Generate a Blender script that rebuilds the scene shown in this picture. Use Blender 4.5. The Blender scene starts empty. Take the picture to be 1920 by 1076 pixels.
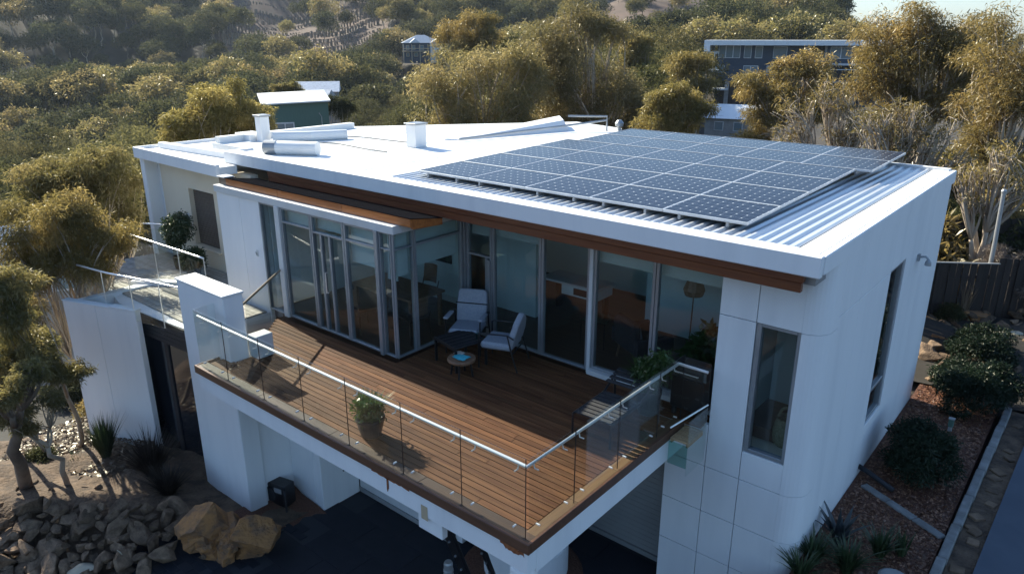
import bpy, bmesh, math, random
import numpy as np
from mathutils import Vector, Matrix

random.seed(7)
RNG = np.random.default_rng(11)
sc = bpy.context.scene
COL = sc.collection
R = math.radians

# ------------------------------------------------------------------ camera
F_PX, CX, CY = 1373.0, 960.0, 538.0          # measured from the vanishing points of the house
YAW, PITCH = R(39.9), math.atan(468 / 1373)
CAM = Vector((4.27, -5.39, 8.6))
cam_d = bpy.data.cameras.new('camera'); cam = bpy.data.objects.new('camera', cam_d); COL.objects.link(cam)
cam.location = CAM; cam.rotation_euler = (math.pi / 2 - PITCH, 0, YAW)
cam_d.sensor_width = 36; cam_d.lens = 36 * F_PX / 1920; cam_d.clip_start = 0.1; cam_d.clip_end = 6000
sc.camera = cam
# ------------------------------------------------------------------ sky, sun, exposure
SUN_EL, SUN_AZ = R(31), R(-84)               # sun stands off the left end of the house, a little behind it
SUN_DIR = Vector((math.sin(SUN_AZ) * math.cos(SUN_EL), math.cos(SUN_AZ) * math.cos(SUN_EL), math.sin(SUN_EL)))
w = bpy.data.worlds.new('World'); sc.world = w; w.use_nodes = True
nt = w.node_tree; bg = nt.nodes['Background']
sky = nt.nodes.new('ShaderNodeTexSky'); sky.sky_type = 'NISHITA'; sky.sun_disc = False
sky.sun_elevation = SUN_EL; sky.sun_rotation = SUN_AZ; sky.air_density = 1.0; sky.dust_density = 0.9; sky.ozone_density = 3.0
nt.links.new(sky.outputs[0], bg.inputs[0]); bg.inputs[1].default_value = 0.09
sun_d = bpy.data.lights.new('sun', 'SUN'); sun = bpy.data.objects.new('sun', sun_d); COL.objects.link(sun)
sun_d.energy = 5.0; sun_d.angle = R(0.53); sun_d.color = (1.0, 0.87, 0.64)
sun.rotation_euler = SUN_DIR.to_track_quat('Z', 'Y').to_euler(); sun.location = (-40, 10, 60)
vs = sc.view_settings; vs.view_transform = 'Standard'; vs.look = 'None'; vs.gamma = 1; vs.use_curve_mapping = False; vs.exposure = 1.2
vs.use_white_balance = True; vs.white_balance_temperature = 5850; vs.white_balance_tint = 8      # cool daylight balance of the photograph
try:
    sc.cycles.max_bounces = 5; sc.cycles.transparent_max_bounces = 12; sc.cycles.diffuse_bounces = 2; sc.cycles.volume_bounces = 0
    sc.cycles.glossy_bounces = 3; sc.cycles.transmission_bounces = 4; sc.cycles.caustics_reflective = False
    sc.cycles.caustics_refractive = False; sc.cycles.sample_clamp_indirect = 6
except Exception: pass

# measuring helpers: direction through a point of the survey picture, and its meeting with a plane or distance
_f = Vector((-math.sin(YAW) * math.cos(PITCH), math.cos(YAW) * math.cos(PITCH), -math.sin(PITCH)))
_r = Vector((math.cos(YAW), math.sin(YAW), 0)); _u = _r.cross(_f)
HEAD = Vector((-math.sin(YAW), math.cos(YAW), 0))
def ray(x, y): return _f + _r * ((x - CX) / F_PX) - _u * ((y - CY) / F_PX)
def at(x, y, z):
    d = ray(x, y); return CAM + d * ((z - CAM.z) / d.z)
def at_y(x, y, Y):
    d = ray(x, y); return CAM + d * ((Y - CAM.y) / d.y)
def at_x(x, y, X):
    d = ray(x, y); return CAM + d * ((X - CAM.x) / d.x)
def at_r(x, y, rr):
    d = ray(x, y); return CAM + d * (rr / d.xy.length)

# ------------------------------------------------------------------ materials
def _n(nt, t, **kw):
    n = nt.nodes.new(t)
    for k, v in kw.items(): setattr(n, k, v)
    return n
def mat(name, col, rough=0.6, metal=0.0, col2=None, scale=4.0, detail=5, stretch=(1, 1, 1), bump=0.0, bscale=None, objrand=0.0, spec=0.5, lo=.35, hi=.65, coord='Object'):
    m = bpy.data.materials.new(name); m.use_nodes = True; nt = m.node_tree; L = nt.links.new
    b = nt.nodes['Principled BSDF']; b.inputs['Roughness'].default_value = rough; b.inputs['Metallic'].default_value = metal
    b.inputs['Specular IOR Level'].default_value = spec
    b.inputs['Base Color'].default_value = (*col, 1)
    tc = _n(nt, 'ShaderNodeTexCoord'); mp = _n(nt, 'ShaderNodeMapping'); mp.inputs['Scale'].default_value = stretch
    L(tc.outputs[coord], mp.inputs['Vector'])
    out = None
    oi = None
    if objrand:
        oi = _n(nt, 'ShaderNodeObjectInfo')
        ad = _n(nt, 'ShaderNodeVectorMath', operation='ADD'); sc_ = _n(nt, 'ShaderNodeVectorMath', operation='SCALE')
        cv = _n(nt, 'ShaderNodeCombineXYZ'); L(oi.outputs['Random'], cv.inputs[0]); L(oi.outputs['Random'], cv.inputs[1])
        L(cv.outputs[0], sc_.inputs[0]); sc_.inputs['Scale'].default_value = 37
        L(mp.outputs[0], ad.inputs[0]); L(sc_.outputs[0], ad.inputs[1]); vec = ad.outputs[0]
    else: vec = mp.outputs[0]
    if col2:
        nz = _n(nt, 'ShaderNodeTexNoise'); nz.inputs['Scale'].default_value = scale; nz.inputs['Detail'].default_value = detail; nz.inputs['Roughness'].default_value = .6
        L(vec, nz.inputs['Vector'])
        rp = _n(nt, 'ShaderNodeValToRGB'); rp.color_ramp.elements[0].position = lo; rp.color_ramp.elements[1].position = hi
        rp.color_ramp.elements[0].color = (*col, 1); rp.color_ramp.elements[1].color = (*col2, 1)
        L(nz.outputs['Fac'], rp.inputs[0]); out = rp.outputs[0]
    if objrand:
        hv = _n(nt, 'ShaderNodeHueSaturation'); mr = _n(nt, 'ShaderNodeMapRange')
        mr.inputs['To Min'].default_value = 1 - objrand; mr.inputs['To Max'].default_value = 1 + objrand
        L(oi.outputs['Random'], mr.inputs['Value']); L(mr.outputs[0], hv.inputs['Value'])
        if out: L(out, hv.inputs['Color'])
        else: hv.inputs['Color'].default_value = (*col, 1)
        out = hv.outputs[0]
    if out: L(out, b.inputs['Base Color'])
    if bump:
        nb = _n(nt, 'ShaderNodeTexNoise'); nb.inputs['Scale'].default_value = bscale or scale * 3; nb.inputs['Detail'].default_value = 6
        L(vec, nb.inputs['Vector']); bp = _n(nt, 'ShaderNodeBump'); bp.inputs['Strength'].default_value = bump; bp.inputs['Distance'].default_value = .05
        L(nb.outputs['Fac'], bp.inputs['Height']); L(bp.outputs[0], b.inputs['Normal'])
    return m

def glass_mat(name, tint, refl=1.0, ior=1.5, rough=0.0):
    m = bpy.data.materials.new(name); m.use_nodes = True; nt = m.node_tree; L = nt.links.new
    nt.nodes.remove(nt.nodes['Principled BSDF']); o = nt.nodes['Material Output']
    t = _n(nt, 'ShaderNodeBsdfTransparent'); t.inputs[0].default_value = (*tint, 1)
    g = _n(nt, 'ShaderNodeBsdfGlossy'); g.inputs['Roughness'].default_value = rough; g.inputs[0].default_value = (1, 1, 1, 1)
    lw = _n(nt, 'ShaderNodeLayerWeight'); lw.inputs['Blend'].default_value = .5     # Schlick reflectance, same from both sides of a thin pane
    pw = _n(nt, 'ShaderNodeMath', operation='POWER'); pw.inputs[1].default_value = 4.5; L(lw.outputs['Facing'], pw.inputs[0])
    ml = _n(nt, 'ShaderNodeMath', operation='MULTIPLY_ADD'); ml.inputs[1].default_value = .6 * refl; ml.inputs[2].default_value = .04 * refl; ml.use_clamp = True
    L(pw.outputs[0], ml.inputs[0]); mx = _n(nt, 'ShaderNodeMixShader'); L(ml.outputs[0], mx.inputs[0]); L(t.outputs[0], mx.inputs[1]); L(g.outputs[0], mx.inputs[2])
    L(mx.outputs[0], o.inputs['Surface'])
    return m

def leaf_mat(name, c0, c1, c2, trans=0.35, gloss=0.06):
    m = bpy.data.materials.new(name); m.use_nodes = True; nt = m.node_tree; L = nt.links.new
    nt.nodes.remove(nt.nodes['Principled BSDF']); o = nt.nodes['Material Output']
    a = _n(nt, 'ShaderNodeAttribute', attribute_name='rnd')
    oi = _n(nt, 'ShaderNodeObjectInfo')
    rp = _n(nt, 'ShaderNodeValToRGB'); e = rp.color_ramp.elements
    e[0].color = (*c0, 1); e[1].color = (*c2, 1); k = e.new(.5); k.color = (*c1, 1)
    L(a.outputs['Fac'], rp.inputs[0])
    hv = _n(nt, 'ShaderNodeHueSaturation'); mr = _n(nt, 'ShaderNodeMapRange'); mr.inputs['To Min'].default_value = .82; mr.inputs['To Max'].default_value = 1.2
    mh = _n(nt, 'ShaderNodeMapRange'); mh.inputs['To Min'].default_value = .482; mh.inputs['To Max'].default_value = .503
    wn = _n(nt, 'ShaderNodeTexWhiteNoise', noise_dimensions='1D'); L(oi.outputs['Random'], wn.inputs['W'])
    L(oi.outputs['Random'], mr.inputs['Value']); L(mr.outputs[0], hv.inputs['Value']); L(wn.outputs['Value'], mh.inputs['Value']); L(mh.outputs[0], hv.inputs['Hue'])
    L(rp.outputs[0], hv.inputs['Color'])
    d = _n(nt, 'ShaderNodeBsdfDiffuse'); t = _n(nt, 'ShaderNodeBsdfTranslucent'); L(hv.outputs[0], d.inputs[0]); L(hv.outputs[0], t.inputs[0])
    mx = _n(nt, 'ShaderNodeMixShader'); mx.inputs[0].default_value = trans; L(d.outputs[0], mx.inputs[1]); L(t.outputs[0], mx.inputs[2])
    g = _n(nt, 'ShaderNodeBsdfGlossy'); g.inputs['Roughness'].default_value = .38; g.inputs[0].default_value = (.95, .92, .82, 1)
    m2 = _n(nt, 'ShaderNodeMixShader'); m2.inputs[0].default_value = gloss; L(mx.outputs[0], m2.inputs[1]); L(g.outputs[0], m2.inputs[2])
    L(m2.outputs[0], o.inputs['Surface'])
    return m

M = {}
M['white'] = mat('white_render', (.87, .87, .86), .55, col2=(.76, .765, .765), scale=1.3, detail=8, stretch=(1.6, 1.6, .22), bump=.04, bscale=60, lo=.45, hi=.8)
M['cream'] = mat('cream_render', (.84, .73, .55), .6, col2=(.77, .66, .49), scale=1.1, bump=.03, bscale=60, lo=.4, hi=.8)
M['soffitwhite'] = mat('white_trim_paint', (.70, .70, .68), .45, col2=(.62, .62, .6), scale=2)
M['roof'] = mat('white_roof_membrane', (.84, .84, .82), .5, col2=(.70, .69, .66), scale=1.4, detail=8, lo=.5, hi=.85)
M['sheet'] = mat('roof_sheet_metal', (.74, .76, .78), .28, .35, col2=(.62, .64, .66), scale=1.2, stretch=(3, .25, 1), lo=.45, hi=.75)
M['joint'] = mat('joint_shadow_gap', (.05, .05, .055), .9)
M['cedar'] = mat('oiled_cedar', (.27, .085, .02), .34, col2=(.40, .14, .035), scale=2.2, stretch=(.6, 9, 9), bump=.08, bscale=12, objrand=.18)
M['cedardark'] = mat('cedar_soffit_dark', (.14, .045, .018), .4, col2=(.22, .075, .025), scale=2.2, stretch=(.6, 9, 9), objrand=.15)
M['darkcap'] = mat('dark_metal_capping', (.028, .028, .032), .55, 0, spec=.3)
M['captop'] = mat('black_canopy_capping', (.010, .010, .012), .9, 0, spec=0)
M['cedartrim'] = mat('dark_stained_cedar', (.12, .034, .012), .4, col2=(.19, .062, .02), scale=2.2, stretch=(.6, 9, 9), bump=.08, bscale=12, objrand=.15)
M['deck'] = mat('deck_timber', (.070, .026, .010), .65, col2=(.142, .066, .027), scale=2.0, stretch=(.5, 9, 9), bump=.12, bscale=9, objrand=.26, spec=.2)
M['deckedge'] = mat('deck_edge_timber', (.075, .036, .02), .45, col2=(.12, .055, .03), scale=2.0, stretch=(.5, 6, 6), bump=.1, bscale=9, objrand=.12)
M['deckborderdark'] = mat('dark_border_timber', (.035, .02, .013), .5, col2=(.06, .034, .02), scale=2.0, stretch=(.5, 6, 6), bump=.1, bscale=9, objrand=.1)
M['paletimber'] = mat('pale_pine_slat', (.52, .35, .18), .6, col2=(.40, .26, .13), scale=3, stretch=(1, 8, 8), bump=.1, bscale=9, objrand=.1)
M['deckborder'] = mat('deck_border_timber', (.11, .064, .03), .5, col2=(.16, .095, .045), scale=2.0, stretch=(6, .6, 6), bump=.1, bscale=9, objrand=.15)
M['greydeck'] = mat('weathered_grey_decking', (.30, .27, .23), .75, col2=(.44, .41, .36), scale=2.0, stretch=(8, .6, 8), bump=.2, bscale=9, objrand=.2)
M['alu'] = mat('aluminium_frame', (.30, .32, .34), .38, .45, col2=(.36, .38, .40), scale=3)
M['steel'] = mat('brushed_stainless', (.88, .87, .84), .28, .55)
M['bronze'] = mat('bronze_handrail', (.32, .26, .17), .35, .6)
M['glass'] = glass_mat('balustrade_glass', (.945, .97, .962), 1.1, 1.5)
M['frost'] = glass_mat('pale_green_glass', (.62, .80, .77), 1.0, 1.5, .1)
M['winglass'] = glass_mat('window_glass', (.87, .925, .93), .85, 1.55)
M['darkglass'] = mat('dark_window_glass', (.008, .012, .02), .06, 0, spec=.8)
M['blind'] = mat('roller_blind_fabric', (.62, .66, .62), .8, col2=(.55, .6, .57), scale=3, stretch=(1, 1, 30))
M['shutter'] = mat('brown_roller_shutter', (.115, .09, .07), .5, col2=(.14, .11, .085), scale=3)
M['intwall'] = mat('interior_plaster', (.74, .82, .80), .7, col2=(.70, .78, .76), scale=1)
M['intfloor'] = mat('interior_timber_floor', (.075, .04, .024), .4, col2=(.12, .065, .038), scale=2, stretch=(.5, 8, 8))
M['black'] = mat('black_satin', (.012, .012, .014), .35)
M['blackfab'] = mat('black_fabric', (.02, .021, .024), .85, col2=(.035, .036, .04), scale=20)
M['greyfab'] = mat('grey_outdoor_fabric', (.34, .36, .40), .85, col2=(.28, .30, .34), scale=30, bump=.15, bscale=120)
M['tealfab'] = mat('turquoise_towel', (.06, .38, .45), .9, col2=(.12, .48, .55), scale=14, bump=.3, bscale=30)
M['paper'] = mat('cream_paper', (.7, .66, .55), .8)
M['walnut'] = mat('walnut_wood', (.16, .09, .05), .45, col2=(.24, .14, .08), scale=4, stretch=(1, 6, 6))
M['darkwood'] = mat('dark_furniture_wood', (.04, .025, .018), .4, col2=(.06, .035, .022), scale=4)
M['pot'] = mat('charcoal_glazed_pot', (.018, .02, .023), .35, col2=(.03, .033, .036), scale=4)
M['blackpot'] = mat('black_plastic_pot', (.015, .015, .016), .5)
M['picture'] = mat('dark_landscape_canvas', (.006, .012, .008), .5, col2=(.04, .07, .035), scale=3, detail=9, lo=.5, hi=.7)
M['wicker'] = mat('woven_seagrass', (.20, .19, .11), .8, col2=(.34, .31, .19), scale=40, bump=.5, bscale=60)
M['drive'] = mat('charcoal_driveway_paving', (.016, .019, .026), .7, spec=.2, col2=(.020, .023, .031), scale=3.5, bump=.12, bscale=40, objrand=.05)
M['drivejoint'] = mat('driveway_joint_sand', (.026, .029, .036), .9)
M['path'] = mat('blue_grey_concrete_path', (.05, .065, .09), .6, col2=(.062, .078, .104), scale=2.0, bump=.05, bscale=50)
M['kerb'] = mat('concrete_edging', (.26, .26, .25), .8, col2=(.16, .155, .145), scale=4, bump=.2, bscale=25)
M['mulch'] = mat('red_brown_mulch', (.085, .034, .02), .9, col2=(.17, .078, .046), scale=38, detail=4, bump=.9, bscale=45)
M['chip'] = mat('bark_chip', (.13, .065, .038), .85, col2=(.21, .12, .075), scale=9, objrand=.35)
M['soil'] = mat('dry_leaf_litter', (.165, .112, .07), .95, col2=(.05, .034, .023), scale=3.5, detail=12, bump=.9, bscale=14)
M['terrain'] = mat('bushland_ground', (.055, .044, .034), .95, col2=(.024, .022, .018), scale=.09, detail=12, bump=.5, bscale=2)
M['barehill'] = mat('dry_cleared_slope', (.135, .088, .066), .95, col2=(.085, .06, .046), scale=.12, detail=12)
M['rock'] = mat('weathered_field_rock', (.105, .072, .048), .9, col2=(.24, .165, .105), scale=2.2, detail=10, bump=.7, bscale=9, objrand=.42, spec=.25)
M['sandstone'] = mat('ochre_sandstone', (.40, .20, .075), .85, col2=(.20, .12, .07), scale=1.7, detail=10, bump=.9, bscale=7, lo=.42, hi=.6, objrand=.1, spec=.25)
M['palerock'] = mat('pale_limestone', (.50, .43, .31), .85, col2=(.36, .31, .23), scale=2.0, detail=9, bump=.5, bscale=9)
M['concrete'] = mat('grey_concrete', (.33, .33, .32), .8, col2=(.24, .24, .235), scale=2, bump=.2, bscale=20)
M['rust'] = mat('rust_streak', (.17, .05, .017), .9, col2=(.34, .13, .045), scale=18, lo=.3, hi=.7)
M['tan'] = mat('tan_patch_paint', (.50, .40, .26), .7)
M['garage'] = mat('garage_door_panel', (.34, .34, .33), .55, col2=(.30, .30, .29), scale=2)
M['fence'] = mat('dark_stained_paling', (.012, .009, .008), .7, col2=(.028, .019, .014), scale=3, stretch=(8, 8, .5), bump=.3, bscale=12, objrand=.35)
M['galv'] = mat('galvanised_pole', (.42, .42, .41), .45, .5)
M['bark_pale'] = mat('pale_gum_bark', (.50, .42, .32), .85, col2=(.30, .235, .17), scale=3, stretch=(1, 1, .3), bump=.4, bscale=10)
M['bark_dark'] = mat('rough_dark_bark', (.10, .075, .055), .9, col2=(.20, .155, .115), scale=3, stretch=(1, 1, .3), bump=.5, bscale=10)
M['twig'] = mat('dry_twig', (.20, .16, .12), .9, col2=(.30, .25, .19), scale=4)
M['leaf_gold'] = leaf_mat('olive_gold_gum_leaves', (0.131, 0.115, 0.034), (0.251, 0.206, 0.062), (0.439, 0.335, 0.110), 0.6, 0.04)
M['leaf_olive'] = leaf_mat('olive_gum_leaves', (0.109, 0.107, 0.034), (0.207, 0.182, 0.060), (0.362, 0.286, 0.110), 0.6, 0.04)
M['leaf_light'] = leaf_mat('light_olive_gum_leaves', (0.134, 0.131, 0.044), (0.252, 0.226, 0.082), (0.437, 0.362, 0.145), 0.62, 0.045)
M['leaf_far'] = leaf_mat('far_olive_gum_leaves', (0.052, 0.055, 0.020), (0.099, 0.098, 0.038), (0.189, 0.168, 0.066), 0.5, 0.01)
M['leaf_grey'] = leaf_mat('grey_green_gum_leaves', (0.036, 0.042, 0.02), (0.066, 0.072, 0.033), (0.125, 0.12, 0.052), 0.5, 0.008)
M['leaf_dark'] = leaf_mat('dark_shrub_leaves', (.010, .017, .011), (.017, .030, .017), (.028, .045, .025), .25, .02)
M['leaf_green'] = leaf_mat('fresh_green_leaves', (.035, .075, .014), (.06, .12, .024), (.10, .17, .045), .35)
M['leaf_strap'] = leaf_mat('strappy_leaves', (.022, .042, .018), (.04, .07, .026), (.075, .11, .05), .25)
M['leaf_agave'] = leaf_mat('blue_agave_leaves', (.035, .045, .05), (.06, .075, .085), (.11, .13, .145), .15)
M['leaf_dry'] = leaf_mat('dry_straw_leaves', (.14, .11, .07), (.21, .165, .105), (.30, .245, .165), .3)
M['leaf_twig'] = leaf_mat('bare_twiggy_growth', (.11, .088, .072), (.165, .13, .105), (.235, .19, .155), .15)
M['leaf_darktwig'] = leaf_mat('dark_twiggy_growth', (.02, .016, .014), (.035, .028, .024), (.06, .048, .04), .1, .02)
M['navy'] = mat('navy_cladding', (.022, .042, .075), .55, col2=(.03, .055, .092), scale=1.5, stretch=(1, 1, 12))
M['farwin'] = mat('far_window_glass', (.16, .22, .25), .12, spec=.9)
M['shedgreen'] = mat('sage_green_cladding', (.085, .155, .125), .6, col2=(.10, .175, .14), scale=2, stretch=(9, 9, 1))
M['slate'] = mat('blue_grey_roof', (.22, .27, .34), .5, col2=(.28, .33, .40), scale=2)
M['tin'] = mat('bright_tin_roof', (.66, .69, .72), .4, .2, col2=(.5, .53, .56), scale=3)

# ------------------------------------------------------------------ mesh building
class MB:
    def __init__(s): s.v = []; s.f = []
    def add(s, vs, fs):
        o = len(s.v); s.v += [tuple(p) for p in vs]; s.f += [tuple(i + o for i in f) for f in fs]; return s
    def box(s, a, b):
        x0, y0, z0 = a; x1, y1, z1 = b
        if x0 > x1: x0, x1 = x1, x0
        if y0 > y1: y0, y1 = y1, y0
        if z0 > z1: z0, z1 = z1, z0
        return s.add([(x0,y0,z0),(x1,y0,z0),(x1,y1,z0),(x0,y1,z0),(x0,y0,z1),(x1,y0,z1),(x1,y1,z1),(x0,y1,z1)],
                     [(0,3,2,1),(4,5,6,7),(0,1,5,4),(1,2,6,5),(2,3,7,6),(3,0,4,7)])
    def prism(s, pts, z0, z1):          # pts: polygon xy counter-clockwise
        n = len(pts); area = sum(pts[i][0]*pts[(i+1)%n][1]-pts[(i+1)%n][0]*pts[i][1] for i in range(n))
        if area < 0: pts = pts[::-1]
        f0 = z0 if callable(z0) else (lambda p: z0); f1 = z1 if callable(z1) else (lambda p: z1)
        return s.add([(p[0],p[1],f0(p)) for p in pts]+[(p[0],p[1],f1(p)) for p in pts],
                     [tuple(range(n))[::-1], tuple(range(n,2*n))]+[(i,(i+1)%n,n+(i+1)%n,n+i) for i in range(n)])
    def bar(s, p, q, w, h, up=(0,0,1)):  # box beam from p to q
        p, q = Vector(p), Vector(q); d = (q-p).normalized(); up = Vector(up)
        if abs(d.dot(up)) > .99: up = Vector((0,1,0))
        a = d.cross(up).normalized()*w/2; b = a.cross(d).normalized()*h/2
        vs = [p-a-b,p+a-b,p+a+b,p-a+b,q-a-b,q+a-b,q+a+b,q-a+b]
        return s.add(vs, [(0,3,2,1),(4,5,6,7),(0,1,5,4),(1,2,6,5),(2,3,7,6),(3,0,4,7)])
    def tube(s, pts, rad, n=8, cap=True):
        pts = [Vector(p) for p in pts]; k = len(pts)
        rs = rad if hasattr(rad, '__len__') else [rad]*k
        o = len(s.v); ref = Vector((0.31,0.57,0.76)); prev = None
        for i, p in enumerate(pts):
            t = (pts[min(i+1,k-1)]-pts[max(i-1,0)]).normalized()
            if prev is None:
                a = t.cross(ref); a = a.normalized() if a.length > 1e-4 else Vector((1,0,0))
            else:
                a = prev - t*prev.dot(t); a = a.normalized() if a.length > 1e-4 else t.cross(ref).normalized()
            prev = a; b = t.cross(a)
            for j in range(n):
                an = 2*math.pi*j/n; s.v.append(tuple(p+(a*math.cos(an)+b*math.sin(an))*rs[i]))
        for i in range(k-1):
            for j in range(n):
                s.f.append((o+i*n+j, o+i*n+(j+1)%n, o+(i+1)*n+(j+1)%n, o+(i+1)*n+j))
        if cap:
            s.f.append(tuple(o+j for j in range(n))[::-1]); s.f.append(tuple(o+(k-1)*n+j for j in range(n)))
        return s
    def lathe(s, c, prof, n=20):         # prof: list of (radius, z)
        c = Vector(c); o = len(s.v); k = len(prof)
        for r_, z in prof:
            for j in range(n):
                an = 2*math.pi*j/n; s.v.append((c.x+r_*math.cos(an), c.y+r_*math.sin(an), c.z+z))
        for i in range(k-1):
            for j in range(n): s.f.append((o+i*n+j, o+i*n+(j+1)%n, o+(i+1)*n+(j+1)%n, o+(i+1)*n+j))
        s.f.append(tuple(o+j for j in range(n))[::-1]); s.f.append(tuple(o+(k-1)*n+j for j in range(n)))
        return s
    def mesh(s, name, m, bevel=0, smooth=False, seg=1):
        me = bpy.data.meshes.new(name); me.from_pydata(s.v, [], s.f)
        if bevel:
            bm = bmesh.new(); bm.from_mesh(me); bmesh.ops.remove_doubles(bm, verts=bm.verts, dist=1e-5)
            es = [e for e in bm.edges if len(e.link_faces)==2 and e.calc_face_angle(0) > .6]
            bmesh.ops.bevel(bm, geom=es, offset=bevel, segments=seg, affect='EDGES', clamp_overlap=True, profile=.5)
            bm.to_mesh(me); bm.free()
        if smooth: me.shade_smooth()
        if m: me.materials.append(m if not isinstance(m, str) else M[m])
        me.update(); return me
    def build(s, name, m, parent=None, bevel=0, smooth=False, seg=1):
        return obj(name, s.mesh(name, m, bevel, smooth, seg), parent)

def obj(name, me, parent=None):
    o = bpy.data.objects.new(name, me); COL.objects.link(o)
    if parent:
        o.parent = parent
        o.matrix_parent_inverse = Matrix.LocRotScale(parent.location, parent.rotation_euler, parent.scale).inverted() if WORLD_PARTS else Matrix()
    return o
WORLD_PARTS = True        # parts modelled in world coordinates; switched off where parts are local to their thing
def thing(name, label, cat, loc=(0,0,0), rz=0, group=None, kind=None):
    o = bpy.data.objects.new(name, None); COL.objects.link(o); o.location = loc; o.rotation_euler = (0,0,rz); o.empty_display_size = .2
    tag(o, label, cat, group, kind); return o
def tag(o, label=None, cat=None, group=None, kind=None):
    if label: o['label'] = label
    if cat: o['category'] = cat
    if group: o['group'] = group
    if kind: o['kind'] = kind
    return o
def local(on=True):
    global WORLD_PARTS; WORLD_PARTS = not on
def copy_tree(o, parent=None):
    c = o.copy(); COL.objects.link(c); c.parent = parent
    for ch in o.children: copy_tree(ch, c)
    return c
def structure(o): o['kind'] = 'structure'; return o
def B(a, b, name, m, parent, bevel=.006): return MB().box(a, b).build(name, m, parent, bevel)

# ------------------------------------------------------------------ terrain: one sheet out to the far ridges
_TH = np.array([-75, -45, -35, -25, -12, 0, 12, 22, 27, 35, 45, 75.])
_RR = np.array([0, 9, 14, 20, 30, 45, 70, 110, 160, 220, 300, 360, 420, 600, 900, 1700.])
_ZZ = np.array([
 [-.3, -.3, -1.2, -3.5, -7, -10, -14, -19, -22, -17, -5, 4, 14, 48, 100, 160],
 [-.3, -.3, -1.2, -3.5, -7, -10, -14, -19, -22, -17, -5, 4, 14, 48, 100, 160],
 [-.3, -.3, -1.0, -3.5, -7, -10, -14, -19, -23, -22, -13, -2, 12, 56, 110, 170],
 [-.3, -.3, -0.9, -3.2, -6.5, -9.5, -13, -18, -21, -20, -12, 0, 14, 56, 106, 160],
 [-.3, -.3, -0.5, -1.5, -5, -7, -10, -14, -16, -15, -10, 10, 28, 66, 110, 160],
 [-.3, -.3, -0.3, -0.8, -3, -5, -7, -9, -9, -5, 4, 12, 20, 46, 80, 120],
 [-.3, -.3, -0.3, 0.2, -1, -2, -4, -6, -6, -2, 7, 14, 22, 40, 60, 60],
 [-.3, -.3, 0.4, 1.4, 1.3, .2, -2, -4, -4.5, 0, 11, 18, 20, 16, 8, 0],
 [-.3, -.3, 0.7, 1.6, 2.0, 1.4, 0, -2, -2, 0, 3, 5, 4, 0, -6, -6],
 [-.3, -.3, 0.9, 1.6, 2.3, 2, 1, 0, 0, 1, 2, 3, 1, -3, -8, -8],
 [-.3, -.3, 0.9, 1.6, 2.3, 2, 1, 0, 0, 1, 2, 3, 1, -3, -8, -8],
 [-.3, -.3, 0.9, 1.6, 2.3, 2, 1, 0, 0, 1, 2, 3, 1, -3, -8, -8]])
_nph = RNG.uniform(0, 6.28, (6, 2))
def ground_np(x, y):
    x = np.asarray(x, float); y = np.asarray(y, float)
    dx, dy = x - CAM.x, y - CAM.y
    fwd = dx * HEAD.x + dy * HEAD.y; rgt = dx * _r.x + dy * _r.y
    th0 = np.degrees(np.arctan2(rgt, fwd)); th = np.clip(th0, -74.9, 74.9); rr = np.clip(np.hypot(dx, dy), 0, 1699)
    i = np.clip(np.searchsorted(_TH, th) - 1, 0, len(_TH) - 2); j = np.clip(np.searchsorted(_RR, rr) - 1, 0, len(_RR) - 2)
    a = (th - _TH[i]) / (_TH[i + 1] - _TH[i]); b = (rr - _RR[j]) / (_RR[j + 1] - _RR[j])
    a = a * a * (3 - 2 * a)
    z = _ZZ[i, j] * (1 - a) * (1 - b) + _ZZ[i + 1, j] * a * (1 - b) + _ZZ[i, j + 1] * (1 - a) * b + _ZZ[i + 1, j + 1] * a * b
    back = np.clip((np.abs(th0) - 75) / 105, 0, 1); z = z * (1 - back) + back * (.5 * (_ZZ[0, j] + _ZZ[-1, j]) * (1 - b) + .5 * (_ZZ[0, j + 1] + _ZZ[-1, j + 1]) * b)
    amp = (1 - back) * np.clip((rr - 25) / 200, 0, 1) * np.clip(rr / 250, .4, 1.6) * np.clip((24 - th) / 10, .12, 1)
    for k, (wl, am) in enumerate(((150, 6.0), (90, 3.5), (47, 1.6), (23, .6))):
        z = z + amp * am * np.sin(x / wl * 6.28 * .8 + _nph[k, 0] + np.sin(y / wl * 3)) * np.cos(y / wl * 6.28 * .7 + _nph[k, 1])
    return z
def ground(x, y): return float(ground_np(x, y))

def terrain():
    rs = np.concatenate([np.arange(0, 30, 1.5), np.arange(30, 90, 4), np.arange(90, 320, 9), np.arange(320, 700, 22), np.arange(700, 1700, 90)])
    ths = np.radians(np.concatenate([np.arange(-180, -72, 6), np.arange(-72, 72.1, 1.5), np.arange(78, 180.1, 6)]))  # unseen ground behind the camera, added for the windows to reflect
    rr, tt = np.meshgrid(rs, ths, indexing='ij')
    fx = CAM.x + rr * (np.cos(tt) * HEAD.x + np.sin(tt) * _r.x); fy = CAM.y + rr * (np.cos(tt) * HEAD.y + np.sin(tt) * _r.y)
    z = ground_np(fx, fy); n, m_ = rr.shape
    v = np.stack([fx, fy, z], -1).reshape(-1, 3)
    f = [(i*m_+j, (i+1)*m_+j, (i+1)*m_+j+1, i*m_+j+1) for i in range(n-1) for j in range(m_-1)]
    me = bpy.data.meshes.new('terrain'); me.from_pydata(v.tolist(), [], f); me.materials.append(M['terrain']); me.materials.append(M['barehill'])
    me.shade_smooth(); me.update()
    return structure(obj('terrain', me))
terrain_o = terrain()

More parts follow.
